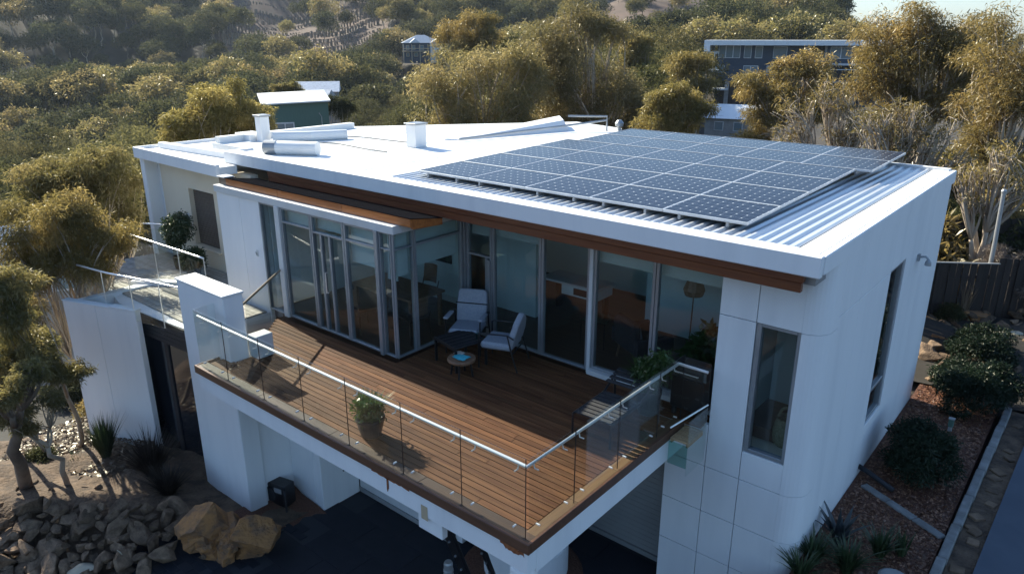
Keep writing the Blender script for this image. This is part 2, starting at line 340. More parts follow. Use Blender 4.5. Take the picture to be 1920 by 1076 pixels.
# ------------------------------------------------------------------ driveway, garden bed, path
driveway = structure(MB().box((-9.5, -9, -.16), (1.9, 4.4, -.012)).build('driveway', 'drivejoint'))
pm = {}
def paver_mesh(w_, d_):
    k = (round(w_, 3), round(d_, 3))
    if k not in pm: pm[k] = MB().box((0, 0, -.05), (w_, d_, 0)).mesh('paver', 'drive', .004)
    return pm[k]
def paver(x, y, w_, d_, z=0):
    o = obj('paver', paver_mesh(w_, d_)); o.parent = driveway; o.location = (x, y, z + random.uniform(-.002, .002)); return o
# large slabs under the deck, running with the house
yy = -2.4
row = 0
while yy < 4.2:
    xx = -6.2 + (row % 2) * .6
    while xx < 1.2:
        paver(xx, yy, 1.19, .592); xx += 1.2
    yy += .6; row += 1
# smaller cobbles toward the rock bank
for r_ in range(22):
    for c_ in range(11):
        x = -9.0 + c_ * .31 + (r_ % 2) * .15; y = -2.4 + r_ * .16
        if x < -6.2 - .31 + (.6 if int((y + 2.4) / .6) % 2 else 0) and y > -1.9 and y < (x + 9.2) * .62 - 1.0: paver(x, y, .30, .152)

garden = structure(MB().box((1.805, 2.4, -.2), (3.32, 13.2, 1.36)).build('garden_bed', 'mulch'))
path = structure(MB().prism([(3.74, 2.0), (8.5, 2.0), (9.5, 14.0), (3.95, 11.6)], -.2, 1.385).build('path', 'path'))
kb = thing('concrete_kerb', 'pale concrete edging strip between the mulch bed and the blue path', 'kerb', (3.4, 8, 1.36))
for i in range(9):
    y0 = 2.4 + i * 1.0
    MB().box((3.32 + i*.012, y0, 1.0), (3.45 + i*.012, y0 + .985, 1.45)).build('kerb_block', 'kerb', kb, .015)
kc = thing('concrete_kerb', 'pale concrete edging crossing the mulch bed from the wall to the path', 'kerb', (2.7, 5.7, 1.36))
for i in range(3):
    a_, b_ = Vector((1.98, 6.70, 1.345)).lerp(Vector((3.33, 6.0, 1.345)), i/3), Vector((1.98, 6.70, 1.345)).lerp(Vector((3.33, 6.0, 1.345)), (i+.985)/3)
    MB().bar(a_, b_, .15, .10).build('kerb_block', 'kerb', kc, .015)
be = structure(MB().prism([(3.45, 2.2), (3.74, 2.2), (3.95, 11.5), (3.55, 11.5)], .6, 1.33).build('pebble_strip', 'soil'))
me_ = [MB().box((-.11, -.08, -.03), (.11, .08, .03)).mesh('paving_stone', M['concrete'], .012), MB().box((-.09, -.07, -.03), (.09, .09, .03)).mesh('paving_stone', M['rock'], .012)]
for i in range(34):
    if random.random() < .3: continue
    o = obj('paving_stone', me_[(i * 7) % 3 == 0 and 0 or 1]); o.parent = be; y = 2.5 + i * .26
    o.scale = (random.uniform(.6, 1.25), random.uniform(.7, 1.2), 1); o.location = (3.60 + .016 * (y - 2.4) + random.uniform(-.06, .06), y + random.uniform(-.1, .1), 1.335 + random.uniform(-.015, .01)); o.rotation_euler = (random.uniform(-.08, .08), random.uniform(-.08, .08), random.uniform(-.9, .9))

# ------------------------------------------------------------------ the house
house = thing('house', 'modern white two storey house with flat roof, timber trims and large windows', 'house', (-4.5, 7, 0))
H = house
DZ = 3.2
def wall(a, b, m='white', name='wall', bevel=.012): return B(a, b, name, m, H, bevel)
RO = [(-11.4, 3.3), (1.72, 3.3), (1.72, 10.9), (-6.3, 11.5), (-7.0, 13.0), (-9.0, 13.6), (-13.4, 8.2), (-13.2, 3.9), (-11.4, 3.9)]
# outer walls not built from panels
MB().prism([(-6.3, 11.4), (1.6, 10.75), (1.6, 10.55), (-6.3, 11.2)], -1, 6.0).build('wall', 'white', H)
MB().prism([(-13.2, 8.1), (-9.0, 13.4), (-7.0, 12.8), (-6.3, 11.4), (-6.5, 11.3), (-7.1, 12.6), (-8.9, 13.2), (-13.0, 8.0)], -3, 6.0).build('wall', 'white', H)
wall((-15.0, 3.25, -3), (-14.8, 8.0, 5.7))
MB().prism([(-14.9, 8.0), (-13.2, 8.1), (-13.2, 8.2), (-14.9, 8.2)], -3, 5.7).build('wall', 'white', H)
# front pillar wall (face y = 3.8) in panels with open joints
wall((-.28, 3.86, -.05), (1.44, 4.02, 2.97), 'joint'); wall((.40, 3.86, 2.97), (.90, 4.02, 5.88), 'joint'); wall((1.50, 3.86, 2.97), (1.53, 4.02, 5.88), 'joint'); wall((.90, 3.86, 4.96), (1.50, 4.02, 5.88), 'joint')
zs = [0, .95, 1.72, 2.50]; xs = [-.30, .36, .895, 1.505]
for i in range(3):
    for j in range(3):
        MB().box((xs[i]+.005, 3.80, zs[j]+.005), (xs[i+1]-.005, 3.88, zs[j+1]-.005)).build('wall_panel', 'white', H, .004)
MB().box((-.295, 3.80, 2.505), (.355, 3.88, 3.19)).build('wall_panel', 'white', H, .004)
MB().box((.365, 3.80, 2.505), (.89, 3.88, 4.945)).build('wall_panel', 'white', H, .004)
MB().box((.90, 3.80, 2.505), (1.50, 3.88, 2.965)).build('wall_panel', 'white', H, .004)
MB().box((.365, 3.80, 4.955), (.89, 3.88, 5.87)).build('wall_panel', 'white', H, .004)
MB().box((.90, 3.80, 4.955), (1.50, 3.88, 5.87)).build('wall_panel', 'white', H, .004)
# rounded corner panels
def corner_poly(rc=.30, t=.08):
    c = (1.80 - rc, 3.80 + rc); out = []
    for k in range(9): a = -math.pi/2 + k/8*math.pi/2; out.append((c[0]+rc*math.cos(a), c[1]+rc*math.sin(a)))
    inn = [(c[0]+(rc-t)*math.cos(-math.pi/2+k/8*math.pi/2), c[1]+(rc-t)*math.sin(-math.pi/2+k/8*math.pi/2)) for k in range(9)]
    return [(1.505, 3.80)] + out + [(1.80, 4.295)] + [(1.72, 4.295)] + inn[::-1] + [(1.505, 3.88)]
for z0, z1 in ((0, .95), (.95, 1.72), (1.72, 2.50), (2.50, 4.95), (4.95, 5.95)):
    MB().prism(corner_poly(), z0+.003, z1-.003).build('wall_panel', 'white', H)
wall((1.50, 4.1, -.05), (1.715, 4.32, 5.9), 'joint')
# right hand wall (face x = 1.8)
wall((1.62, 4.28, -.05), (1.735, 6.9, 6.0), 'joint'); wall((1.62, 7.82, -.05), (1.735, 10.7, 6.0), 'joint')
wall((1.62, 6.9, -.05), (1.735, 7.82, 2.35), 'joint'); wall((1.62, 6.9, 5.1), (1.735, 7.82, 6.0), 'joint')
ys = [4.30, 5.25, 6.88]
for a, b in zip(ys, ys[1:]):
    for z0, z1 in ((-.02, 5.10), (5.10, 5.93)): MB().box((1.72, a+.004, z0+.004), (1.80, b-.004, z1-.004)).build('wall_panel', 'white', H, .004)
MB().box((1.72, 6.885, -.02), (1.80, 7.835, 2.36)).build('wall_panel', 'white', H, .004)
MB().box((1.72, 6.885, 5.105), (1.80, 7.835, 5.926)).build('wall_panel', 'white', H, .004)
for a, b in ((7.84, 9.2), (9.2, 10.75)):
    MB().box((1.72, a+.003, -.02), (1.80, b-.003, 5.926)).build('wall_panel', 'white', H, .004)
wl = MB(); wl.box((1.80, 8.70, 4.86), (1.84, 8.80, 4.98)); wl.tube([(1.83, 8.75, 4.93), (1.93, 8.75, 4.95), (1.98, 8.75, 4.90)], .02); wl.lathe((1.98, 8.75, 4.80), [(.055, 0), (.05, .06), (.02, .11)], 12)
wl.build('wall_lamp', 'alu', H)
MB().tube([(1.80, 7.0, 1.52), (2.0, 6.93, 1.50), (2.42, 6.78, 1.42)], .045, 10).build('drain_pipe', 'darkcap', H, smooth=True)

# roof: deck slab, white fascia, timber boards under it
MB().prism(RO, 5.92, 6.125).build('roof_slab', 'roof', H)
fas = MB(); fas.box((-11.42, 3.20, 5.90), (1.80, 3.30, 6.17)); fas.build('fascia', 'white', H, .012)
B((1.72, 3.302, 5.93), (1.82, 10.92, 6.17), 'fascia', 'white', H, .012)
B((1.44, 3.302, 6.128), (1.718, 10.9, 6.168), 'roof_capping', 'roof', H, .004)
B((-11.40, 3.302, 6.128), (1.43, 3.50, 6.166), 'roof_capping', 'roof', H, .004)
MB().prism([(1.72, 10.9), (-6.3, 11.5), (-6.28, 11.36), (1.70, 10.76)], 6.128, 6.2).build('roof_capping', 'roof', H)
B((-11.42, 3.302, 5.92), (-11.30, 3.9, 6.17), 'fascia', 'white', H, .01)
B((-9.8, 3.245, 5.80), (1.60, 3.34, 5.898), 'trim_board', 'cedartrim', H, .004)
B((-9.8, 3.262, 5.67), (1.58, 3.34, 5.794), 'trim_board', 'cedartrim', H, .004)
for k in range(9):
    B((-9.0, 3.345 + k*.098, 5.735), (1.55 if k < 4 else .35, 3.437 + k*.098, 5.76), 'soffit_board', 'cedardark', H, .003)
B((1.36, 3.42, 5.74), (1.70, 3.80, 5.88), 'soffit_box', 'alu', H, .006)
# corrugated sheet under the solar array
cs = MB(); x = -6.15; prof = []
while x < 1.43:
    prof += [(x, 6.136), (x+.028, 6.168), (x+.062, 6.168), (x+.09, 6.136)]; x += .152
vs_ = []; fs_ = []
for (px_, pz_) in prof: vs_ += [(px_, 3.46, pz_), (px_, 11.0, pz_)]
for i in range(len(prof)-1): fs_.append((2*i, 2*i+2, 2*i+3, 2*i+1))
cs.add(vs_, fs_).build('corrugated_sheet', 'sheet', H)
# roof furniture
def roof_box(a, b, name, m='white', bv=.012): return B(a, b, name, m, H, bv)
ch = roof_box((-8.93, 6.48, 6.12), (-8.60, 6.84, 6.66), 'chimney'); B((-8.96, 6.45, 6.66), (-8.57, 6.87, 6.69), 'cap', 'alu', ch, .004)
fl = roof_box((-12.55, 4.75, 6.0), (-12.30, 5.0, 6.74), 'flue'); B((-12.58, 4.72, 6.74), (-12.27, 5.03, 6.78), 'cap', 'alu', fl, .004)
MB().tube([(-12.2, 5.0, 6.24), (-11.6, 5.7, 6.24), (-11.2, 6.5, 6.24)], .13, 14).build('duct', 'roof', H, smooth=False)
MB().tube([(-10.35, 3.85, 6.27), (-9.45, 4.35, 6.27)], .155, 18).build('duct', 'roof', H)
MB().tube([(-10.55, 3.74, 6.27), (-10.3, 3.88, 6.27)], .165, 18).build('duct_end', 'alu', H)
roof_box((-13.3, 4.6, 6.1), (-12.6, 5.1, 6.30), 'roof_upstand', 'roof')
MB().prism([(-13.1, 3.95), (-12.9, 3.95), (-12.9, 8.1), (-13.1, 8.1)], 6.1, 6.28).build('parapet', 'roof', H)
# long wedge shaped roof light towards the back
MB().add([(-9.1,7.9,6.12),(-8.75,8.1,6.12),(-7.85,11.6,6.12),(-8.6,12.4,6.12), (-9.05,7.95,6.17),(-8.8,8.12,6.15),(-8.05,11.6,6.40),(-8.75,12.35,6.42)],
         [(0,3,2,1),(4,5,6,7),(0,1,5,4),(1,2,6,5),(2,3,7,6),(3,0,4,7)]).build('roof_light', 'white', H)
MB().tube([(-8.6, 7.95, 6.19), (-7.7, 11.5, 6.30), (-7.0, 12.2, 6.42)], .03, 8).build('roof_rail', 'alu', H)
MB().tube([(-7.9, 11.6, 6.52), (-7.0, 12.2, 6.52), (-7.0, 12.2, 6.12)], .03, 8).build('roof_rail', 'alu', H)
MB().lathe((-6.75, 12.45, 6.1), [(.05, 0), (.05, .12), (.11, .16), (.12, .24), (.06, .32)], 12).build('vent_cowl', 'alu', H)
MB().tube([(-11.6, 5.35, 6.14), (-10.6, 5.75, 6.14), (-9.4, 5.6, 6.14), (-8.55, 5.55, 6.15)], .016, 6).build('roof_cable', 'concrete', H)
MB().tube([(-12.6, 6.0, 6.14), (-11.2, 6.9, 6.14), (-9.2, 7.0, 6.14)], .014, 6).build('roof_cable', 'concrete', H)
for k in range(3): MB().bar((-11.0 + k*1.9, 3.55, 6.128), (-11.0 + k*1.9, 8.6 + k*.9, 6.128), .05, .012).build('roof_seam', 'roof', H)
# lower left wing roof
MB().prism([(-15.1, 2.85), (-10.9, 2.72), (-10.9, 3.19), (-11.43, 3.19), (-11.43, 3.9), (-13.25, 4.0), (-13.4, 8.0), (-15.1, 8.0)], 5.72, 5.90).build('wing_roof', 'roof', H)
MB().prism([(-15.14, 2.80), (-10.85, 2.67), (-10.85, 2.76), (-15.06, 2.90)], 5.70, 5.97).build('fascia', 'white', H, .01)
MB().prism([(-15.14, 2.80), (-15.06, 2.90), (-15.06, 8.0), (-15.14, 8.0)], 5.70, 5.97).build('fascia', 'white', H, .01)
MB().prism([(-14.9, 3.35), (-11.5, 3.55), (-11.5, 3.75), (-14.9, 3.5)], 5.9, 6.05).build('parapet', 'white', H, .01)
MB().prism([(-15.12, 2.92), (-14.90, 2.92), (-14.90, 3.3), (-15.12, 3.3)], 2.2, 5.70).build('fin_wall', 'white', H, .01)
# cream recessed wall with shuttered window
B((-14.9, 3.26, 2.6), (-13.45, 3.45, 5.70), 'wall', 'cream', H, 0); B((-12.25, 3.26, 2.6), (-10.5, 3.45, 5.70), 'wall', 'cream', H, 0)
B((-13.45, 3.26, 2.6), (-12.25, 3.45, 3.62), 'wall', 'cream', H, 0); B((-13.45, 3.26, 5.06), (-12.25, 3.45, 5.70), 'wall', 'cream', H, 0)
sh = B((-13.46, 3.40, 3.6), (-12.24, 3.44, 5.08), 'window', 'shutter', H, 0)
for k in range(24): B((-13.44, 3.375, 3.64 + k*.059), (-12.26, 3.40, 3.693 + k*.059), 'slat', 'shutter', sh, .006)
B((-13.5, 3.2, 3.57), (-12.2, 3.40, 3.615), 'window_sill', 'cream', H, .006)
pq = B((-13.72, 3.245, 4.16), (-13.57, 3.262, 4.40), 'plaque', 'soffitwhite', H, .003)
for k in range(4): B((-13.705, 3.238, 4.19 + k*.052), (-13.585 - (k % 2)*.03, 3.247, 4.215 + k*.052), 'plaque_line', 'black', pq, 0)
# white wall left of the bay
B((-10.5, 2.42, -.6), (-9.62, 2.60, 5.49), 'wall_panel', 'white', H, .006); B((-9.61, 2.42, -.6), (-8.86, 2.60, 5.49), 'wall_panel', 'white', H, .006)
wall((-10.5, 2.622, -.6), (-10.3, 3.4, 5.6)); wall((-8.98, 2.622, 3.2), (-8.86, 3.9, 5.55))
swb = B((-9.16, 2.405, 4.30), (-9.10, 2.42, 4.44), 'door_bell', 'soffitwhite', H, .004); MB().tube([(-9.13, 2.40, 4.33), (-9.13, 2.38, 4.40)], .012, 6).build('button', 'alu', swb)
# bay lintel and timber canopy
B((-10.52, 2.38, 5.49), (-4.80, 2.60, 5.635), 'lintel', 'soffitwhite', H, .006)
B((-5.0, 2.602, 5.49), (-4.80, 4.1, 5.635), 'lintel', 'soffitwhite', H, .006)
cx = [-10.2, -8.3, -6.3, -4.5]
for a, b in zip(cx, cx[1:]): B((a+.003, 2.50, 5.64), (b-.003, 2.56, 5.785), 'canopy_board', 'cedar', H, .004)
MB().add([(-4.56,2.564,5.60),(-4.50,2.564,5.60),(-4.50,3.24,5.56),(-4.56,3.24,5.56),(-4.56,2.564,5.774),(-4.50,2.564,5.774),(-4.50,3.24,5.667),(-4.56,3.24,5.667)], [(0,3,2,1),(4,5,6,7),(0,1,5,4),(1,2,6,5),(2,3,7,6),(3,0,4,7)]).build('canopy_board', 'cedar', H)
MB().add([(-10.22,2.49,5.787),(-4.49,2.49,5.787),(-4.49,3.24,5.668),(-10.22,3.24,5.668),(-10.22,2.49,5.80),(-4.49,2.49,5.80),(-4.49,3.24,5.681),(-10.22,3.24,5.681)], [(0,3,2,1),(4,5,6,7),(0,1,5,4),(1,2,6,5),(2,3,7,6),(3,0,4,7)]).build('canopy_top', 'captop', H)
B((-10.50, 2.515, 5.64), (-10.21, 2.75, 5.78), 'canopy_end', 'shutter', H, .004)
B((-10.53, 2.48, 5.787), (-10.225, 2.72, 5.81), 'canopy_end', 'soffitwhite', H, .004)
# ------------------------------------------------------------------ glazing
def bar_box(mb, A, d, s0, s1, z0, z1, t=.055, dep=.07, n=None):
    p = A + d*s0; q = A + d*s1; nn = Vector((-d.y, d.x, 0))
    a = p - nn*dep/2; b = q + nn*dep/2
    mb.box((min(a.x,b.x), min(a.y,b.y), z0), (max(a.x,b.x), max(a.y,b.y), z1))
def window(A, d, s0, s1, z0, z1, transom=(), fw=.05, dep=.08, gm='winglass', blind=0, mid=(), blindz=None, doors=False):
    """one glazed bay: frame mesh is the part, its panes and blind are sub-parts"""
    A = Vector(A); d = Vector(d); fr = MB(); nn = Vector((-d.y, d.x, 0))
    bar_box(fr, A, d, s0, s0+fw, z0, z1, dep=dep); bar_box(fr, A, d, s1-fw, s1, z0, z1, dep=dep)
    zz = [z0] + list(transom) + [z1]
    for k, z in enumerate(zz):
        h = fw*.8
        za = z if k == 0 else (z - h if k == len(zz)-1 else z - h/2)
        bar_box(fr, A, d, s0+fw, s1-fw, za, za + h, dep=dep*.96)
    for (sm, ztop) in mid: bar_box(fr, A, d, sm-fw*.6, sm+fw*.6, z0+.04, ztop, dep=dep*.9)
    f = fr.build('window', 'alu', H, .004)
    for za, zb in zip(zz, zz[1:]):
        g = MB(); bar_box(g, A, d, s0+fw*.8, s1-fw*.8, za+.02, zb-.02, dep=.012); g.build('pane', gm, f)
    if blind:
        g = MB(); A2 = A + nn*.11*(1 if BL_IN else -1); bar_box(g, A2, d, s0+.02, s1-.02, z1-blind, z1-.02, dep=.008)
        bar_box(g, A2, d, s0+.02, s1-.02, z1-blind-.025, z1-blind, dep=.02); g.build('blind', 'blind', f)
    return f
BL_IN = True
X = Vector((1, 0, 0)); Y = Vector((0, 1, 0))
by = (0, 2.44, 0)
window(by, X, -8.86, -8.28, DZ+.02, 5.49, fw=.045, gm='winglass')
B((-8.28, 2.36, DZ), (-8.13, 2.50, 5.49), 'post', 'soffitwhite', H, .008)
window(by, X, -8.125, -7.16, DZ+.02, 5.49, (5.20,), blind=.30)
f = window(by, X, -7.15, -6.18, DZ+.02, 5.49, (5.16,), mid=((-6.88, 5.14), (-6.62, 5.14),), blind=.26)
MB().tube([(-6.72, 2.38, 4.05), (-6.72, 2.34, 4.05), (-6.72, 2.34, 4.45), (-6.72, 2.38, 4.45)], .012, 6).build('handle', 'steel', f)
window(by, X, -6.17, -5.30, DZ+.02, 5.49, (5.18,), blind=.72)
B((-5.295, 2.36, DZ), (-5.215, 2.50, 5.49), 'post', 'alu', H, .006)
window(by, X, -5.21, -4.91, DZ+.02, 5.49, (5.20,), fw=.028, blind=.85)
rx = (-4.90, 0, 0)
window(rx, Y, 2.42, 2.88, DZ+.02, 5.49, (5.20,), fw=.03, blind=.80)
window(rx, Y, 2.89, 4.10, DZ+.02, 5.49, (5.20,), fw=.05, blind=.70)
wy = (0, 4.2, 0)
B((-4.94, 4.12, DZ), (-4.84, 4.28, 5.72), 'post', 'alu', H, .006)
d1 = window(wy, X, -4.83, -4.20, DZ+.02, 5.72, (4.80,), mid=((-4.34, 4.78),), blind=.55)
B((-4.28, 4.12, 3.28), (-4.22, 4.155, 4.75), 'door_stile', 'alu', H, .004)
window(wy, X, -4.19, -3.07, DZ+.02, 5.72, blind=.5)
window(wy, X, -3.06, -2.06, DZ+.02, 5.72)
B((-2.055, 4.13, DZ), (-1.985, 4.27, 5.72), 'post', 'soffitwhite', H, .006)
window(wy, X, -1.98, -.86, DZ+.09, 5.72, blind=.55)
window(wy, X, -.85, .34, DZ+.09, 5.72, blind=.55)
B((-2.0, 4.06, DZ+.002), (.34, 4.30, DZ+.085), 'window_sill', 'soffitwhite', H, .006)
# narrow window in the pillar wall
pf = MB(); pf.box((.90,3.815,2.97),(.97,3.93,4.95)); pf.box((1.45,3.815,2.97),(1.50,3.93,4.95)); pf.box((.97,3.818,2.97),(1.45,3.93,3.03)); pf.box((.97,3.818,4.90),(1.45,3.93,4.95))
pw = pf.build('window', 'alu', H, .006); MB().box((.96, 3.88, 3.02), (1.46, 3.892, 4.91)).build('pane', 'winglass', pw)
# tall window in the right wall
tf = MB(); tf.box((1.70,6.90,2.37),(1.78,6.97,5.10)); tf.box((1.70,7.75,2.37),(1.78,7.82,5.10))
for z in (2.37, 2.92, 5.04): tf.box((1.70, 6.97, z), (1.775, 7.75, z+.06))
tw = tf.build('window', 'alu', H, .006); MB().box((1.725, 6.96, 2.40), (1.737, 7.76, 2.93)).build('pane', 'winglass', tw); MB().box((1.725, 6.96, 2.95), (1.737, 7.76, 5.06)).build('pane', 'winglass', tw)
# interior shell
MB().prism([(-8.85, 2.5), (-4.95, 2.5), (-4.95, 4.25), (1.6, 4.25), (1.6, 8.3), (-8.85, 8.3)], 3.0, 3.19).build('interior_floor', 'intfloor', H)
MB().prism([(-8.85, 2.63), (-5.01, 2.63), (-5.01, 4.25), (1.6, 4.25), (1.6, 8.3), (-8.85, 8.3)], 5.60, 5.655).build('ceiling', 'intwall', H)
B((-8.85, 8.2, 3.19), (1.6, 8.35, 5.70), 'interior_wall', 'intwall', H, 0)
B((-9.0, 3.9, 3.0), (-8.86, 8.2, 4.7), 'wall', 'white', H, 0); B((-9.0, 3.9, 5.5), (-8.86, 8.2, 5.9), 'wall', 'white', H, 0)  # unseen side wall added against the sun; high slot left open for bounce light
B((-8.84, 5.2, 3.19), (-6.0, 5.3, 5.73), 'interior_wall', 'intwall', H, 0)
B((-5.5, 5.6, 3.19), (-4.3, 5.7, 5.73), 'interior_wall', 'intwall', H, 0)
B((-2.35, 6.6, 3.19), (-.75, 6.7, 5.73), 'interior_wall', 'intwall', H, 0)
B((.6, 4.3, 3.19), (.7, 6.0, 5.73), 'interior_wall', 'intwall', H, 0)
B((-8.8, 5.17, 3.19), (-6.0, 5.199, 3.31), 'skirting', 'soffitwhite', H, 0)
B((.72, 5.2, 2.9), (1.6, 5.35, 5.73), 'interior_wall', 'intwall', H, 0); B((.72, 3.95, 2.86), (1.6, 5.2, 2.97), 'window_seat', 'cream', H, .004)
B((1.56, 6.2, 2.2), (1.60, 8.2, 5.7), 'interior_wall', 'intwall', H, 0) if False else None
# storey below: garage walls and doors
wall((-6.36, 1.45, -.05), (-6.15, 2.32, 2.72)); wall((-7.55, 1.45, -.6), (-6.36, 1.62, 2.72))
wall((-8.86, 2.63, -.6), (-8.7, 8.2, 3.0)); wall((-3.62, 2.45, -.05), (-3.45, 4.25, 2.72)); wall((-.28, 4.03, -.05), (-.1, 4.5, 2.72))
gd = MB().box((-6.15, 2.36, 0.0), (-3.62, 2.40, 2.72)).build('garage_door', 'joint', H)
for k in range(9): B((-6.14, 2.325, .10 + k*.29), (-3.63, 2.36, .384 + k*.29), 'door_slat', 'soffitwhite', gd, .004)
B((-6.14, 2.30, 0.003), (-3.63, 2.358, .095), 'threshold', 'concrete', gd, .004)
gd = MB().box((-3.45, 4.31, 0.0), (-.28, 4.35, 2.72)).build('garage_door', 'joint', H)
for k in range(26): B((-3.44, 4.285, .10 + k*.1), (-.29, 4.31, .197 + k*.1), 'door_slat', 'garage', gd, .003)
B((-3.44, 4.25, 0.003), (-.29, 4.308, .095), 'threshold', 'concrete', gd, .004)
# meter plate on the block wall
mp_ = B((-6.149, 1.95, .62), (-6.142, 2.06, .68), 'vent_grille', 'black', H, 0)
# pier at the left end of the deck, running in to the slot window
MB().prism([(-8.66, .45), (-7.04, .45), (-7.04, .82), (-8.66, .82)], -.8, 4.39).build('pier', 'white', H, .015)
B((-8.68, .43, 4.392), (-7.02, .84, 4.43), 'pier_coping', 'roof', H, .008)
wall((-7.30, .822, -.6), (-7.10, 1.46, 2.78)); wall((-8.84, .54, -.8), (-8.675, 1.0, 3.95))
B((-7.04, .822, 3.2), (-6.78, 1.16, 3.62), 'step_block', 'soffitwhite', H, .01)
# slot: dark glazing under the terrace edge
MB().prism([(-11.8, .66), (-8.85, .86), (-8.85, .94), (-11.8, .74)], -.6, 2.62).build('slot_window', 'darkglass', H)
MB().prism([(-10.30, .735), (-10.16, .745), (-10.16, .78), (-10.30, .77)], -.6, 2.62).build('slot_mullion', 'darkcap', H)
MB().prism([(-10.70, .42), (-8.85, .50), (-8.85, .858), (-10.70, .73)], -.6, -.22).build('slot_sill', 'white', H, .01)
for k in range(5): MB().prism([(-11.8, .60), (-8.85, .80), (-8.85, .85), (-11.8, .65)], 2.62 + k*.098, 2.71 + k*.098).build('slot_cladding', 'darkcap', H, .004)
# angled white wall at the left
wd = Vector((math.cos(R(19.6)), math.sin(R(19.6)), 0)); wn_ = Vector((-wd.y, wd.x, 0)); w0 = Vector((-12.62, -.24, 0))
def wq(s, t): p = w0 + wd*s + wn_*t; return (p.x, p.y)
MB().prism([wq(0,0), wq(.92,0), wq(.92,.14), wq(0,.14)], -2.0, 3.25).build('wall_panel', 'white', H, .01)
MB().prism([wq(.925,0), wq(2.02,0), wq(2.02,.14), wq(.925,.14)], -2.0, 3.25).build('wall_panel', 'white', H, .01)
MB().prism([wq(1.32,-.01), wq(2.04,-.01), wq(2.04,.16), wq(1.32,.16)], 3.25, 3.30).build('wall_coping', 'roof', H, .01)
MB().prism([wq(-.02,-.01), wq(1.31,-.01), wq(1.31,.16), wq(-.02,.16)], 3.25, 3.275).build('wall_coping', 'roof', H, .01)
MB().prism([wq(0,.145), wq(.2,.145), wq(.9,1.9), wq(.6,1.9)], -2.0, 3.20).build('wall', 'white', H, .01)
MB().prism([wq(.3,1.5), wq(1.7,1.9), wq(1.6,2.1), wq(.2,1.75)], -2.0, 3.25).build('wall', 'white', H, .01)

# ------------------------------------------------------------------ timber deck
deck = thing('timber_deck', 'red brown timber plank deck projecting from the upper floor on a white beam', 'deck', (-3.7, 2, 2.6))
random.seed(21)
pitch = .105
def deck_left(y):
    if y < .44: return -7.30
    if y < .84: return -7.00
    return -7.06 - (y - .84) * .95
y = .205
while y < 4.06:
    if y < 2.30: x0, x1 = deck_left(y), -.165
    else: x0, x1 = -4.80, (-.165 if y < 3.62 else .30)
    a = x0
    while a < x1 - .05:
        b = min(x1, a + random.uniform(2.2, 4.6))
        if x1 - b < .7: b = x1
        MB().box((a+.0015, y, 3.165), (b-.0015, min(y+pitch-.011, 4.13), 3.2 + random.uniform(-.0012, .0012))).build('deck_board', 'deck', deck, .003)
        a = b
    y += pitch
for i in range(4): B((-7.38 + i*1.847, .015, 3.165), (-7.38 + (i+1)*1.847 - .004, .197, 3.202), 'border_board', 'deckborderdark', deck, .004)
yb = [.155, 1.0, 1.9, 2.8, 3.68]
for a, b in zip(yb, yb[1:]): B((-.158, a, 3.165), (-.01, b-.004, 3.203), 'border_board', 'deckborder', deck, .004)
B((-7.42, -.03, 3.07), (.03, .012, 3.21), 'edge_board', 'deckedge', deck, .006)
B((-.008, .014, 3.07), (.03, 3.70, 3.21), 'edge_board', 'deckedge', deck, .006)
B((-7.42, .014, 3.07), (-7.39, .44, 3.21), 'edge_board', 'deckedge', deck, .006)
B((-7.36, 0.0, 2.76), (0.0, .16, 3.068), 'front_beam', 'white', deck, .012)
B((-.16, .162, 2.70), (0.0, 3.79, 3.068), 'side_beam', 'white', deck, .012)
MB().prism([(-7.3, .165), (-.165, .165), (-.165, 4.1), (-4.8, 4.1), (-4.8, 2.32), (-8.4, 2.32), (-7.3, .9)], 2.72, 3.155).build('deck_slab', 'black', deck)
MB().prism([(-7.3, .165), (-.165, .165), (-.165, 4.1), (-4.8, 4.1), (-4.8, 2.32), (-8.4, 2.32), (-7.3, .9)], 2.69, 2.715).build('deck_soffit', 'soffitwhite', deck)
# rust marks and repair patch on the beam (thin stains with their own ragged outline)
def ragged(cx_, w_, z1, z0, yv, name, m, n=9, seed=1):
    rg = random.Random(seed); top = []; bot = []
    for i in range(n):
        t = i/(n-1); x = cx_ + (t-.5)*w_; top.append((x, z1 - rg.uniform(0, .02))); bot.append((x + rg.uniform(-.01, .01), z0 + rg.uniform(0, (z1-z0)*.8)*(abs(t-.5)*1.2+.2)))
    mb = MB()
    vs = [(x, yv, z) for x, z in top] + [(x, yv, z) for x, z in bot] + [(x, yv+.004, z) for x, z in top] + [(x, yv+.004, z) for x, z in bot]
    fs = []
    for i in range(n-1): fs.append((i, n+i, n+i+1, i+1)); fs.append((2*n+i, 2*n+i+1, 3*n+i+1, 3*n+i))
    return mb.add(vs, fs).build(name, m, deck)
p = at_y(727, 905, 0)
ragged(p.x, .045, 3.06, 2.82, -.003, 'rust_stain', 'rust', seed=3)
ragged(-2.35, .75, 3.066, 3.02, -.003, 'rust_stain', 'rust', 16, seed=4)
ragged(-.24, .36, 3.066, 2.97, -.003, 'rust_stain', 'rust', 14, seed=5)
p = at_y(796, 960, 0)
B((p.x-.06, -.006, p.z-.11), (p.x+.06, -.001, p.z+.10), 'repair_patch', 'tan', deck, .002)
# lower return of the beam left of the patch
B((-1.86, .03, 2.52), (-1.42, .13, 2.758), 'drop_panel', 'white', deck, .008)
MB().prism([(-.02, .005), (-.30, .005), (-.30, .25), (-.02, .25)], -.02, 2.757).build('corner_post', 'white', deck, .05, seg=3)

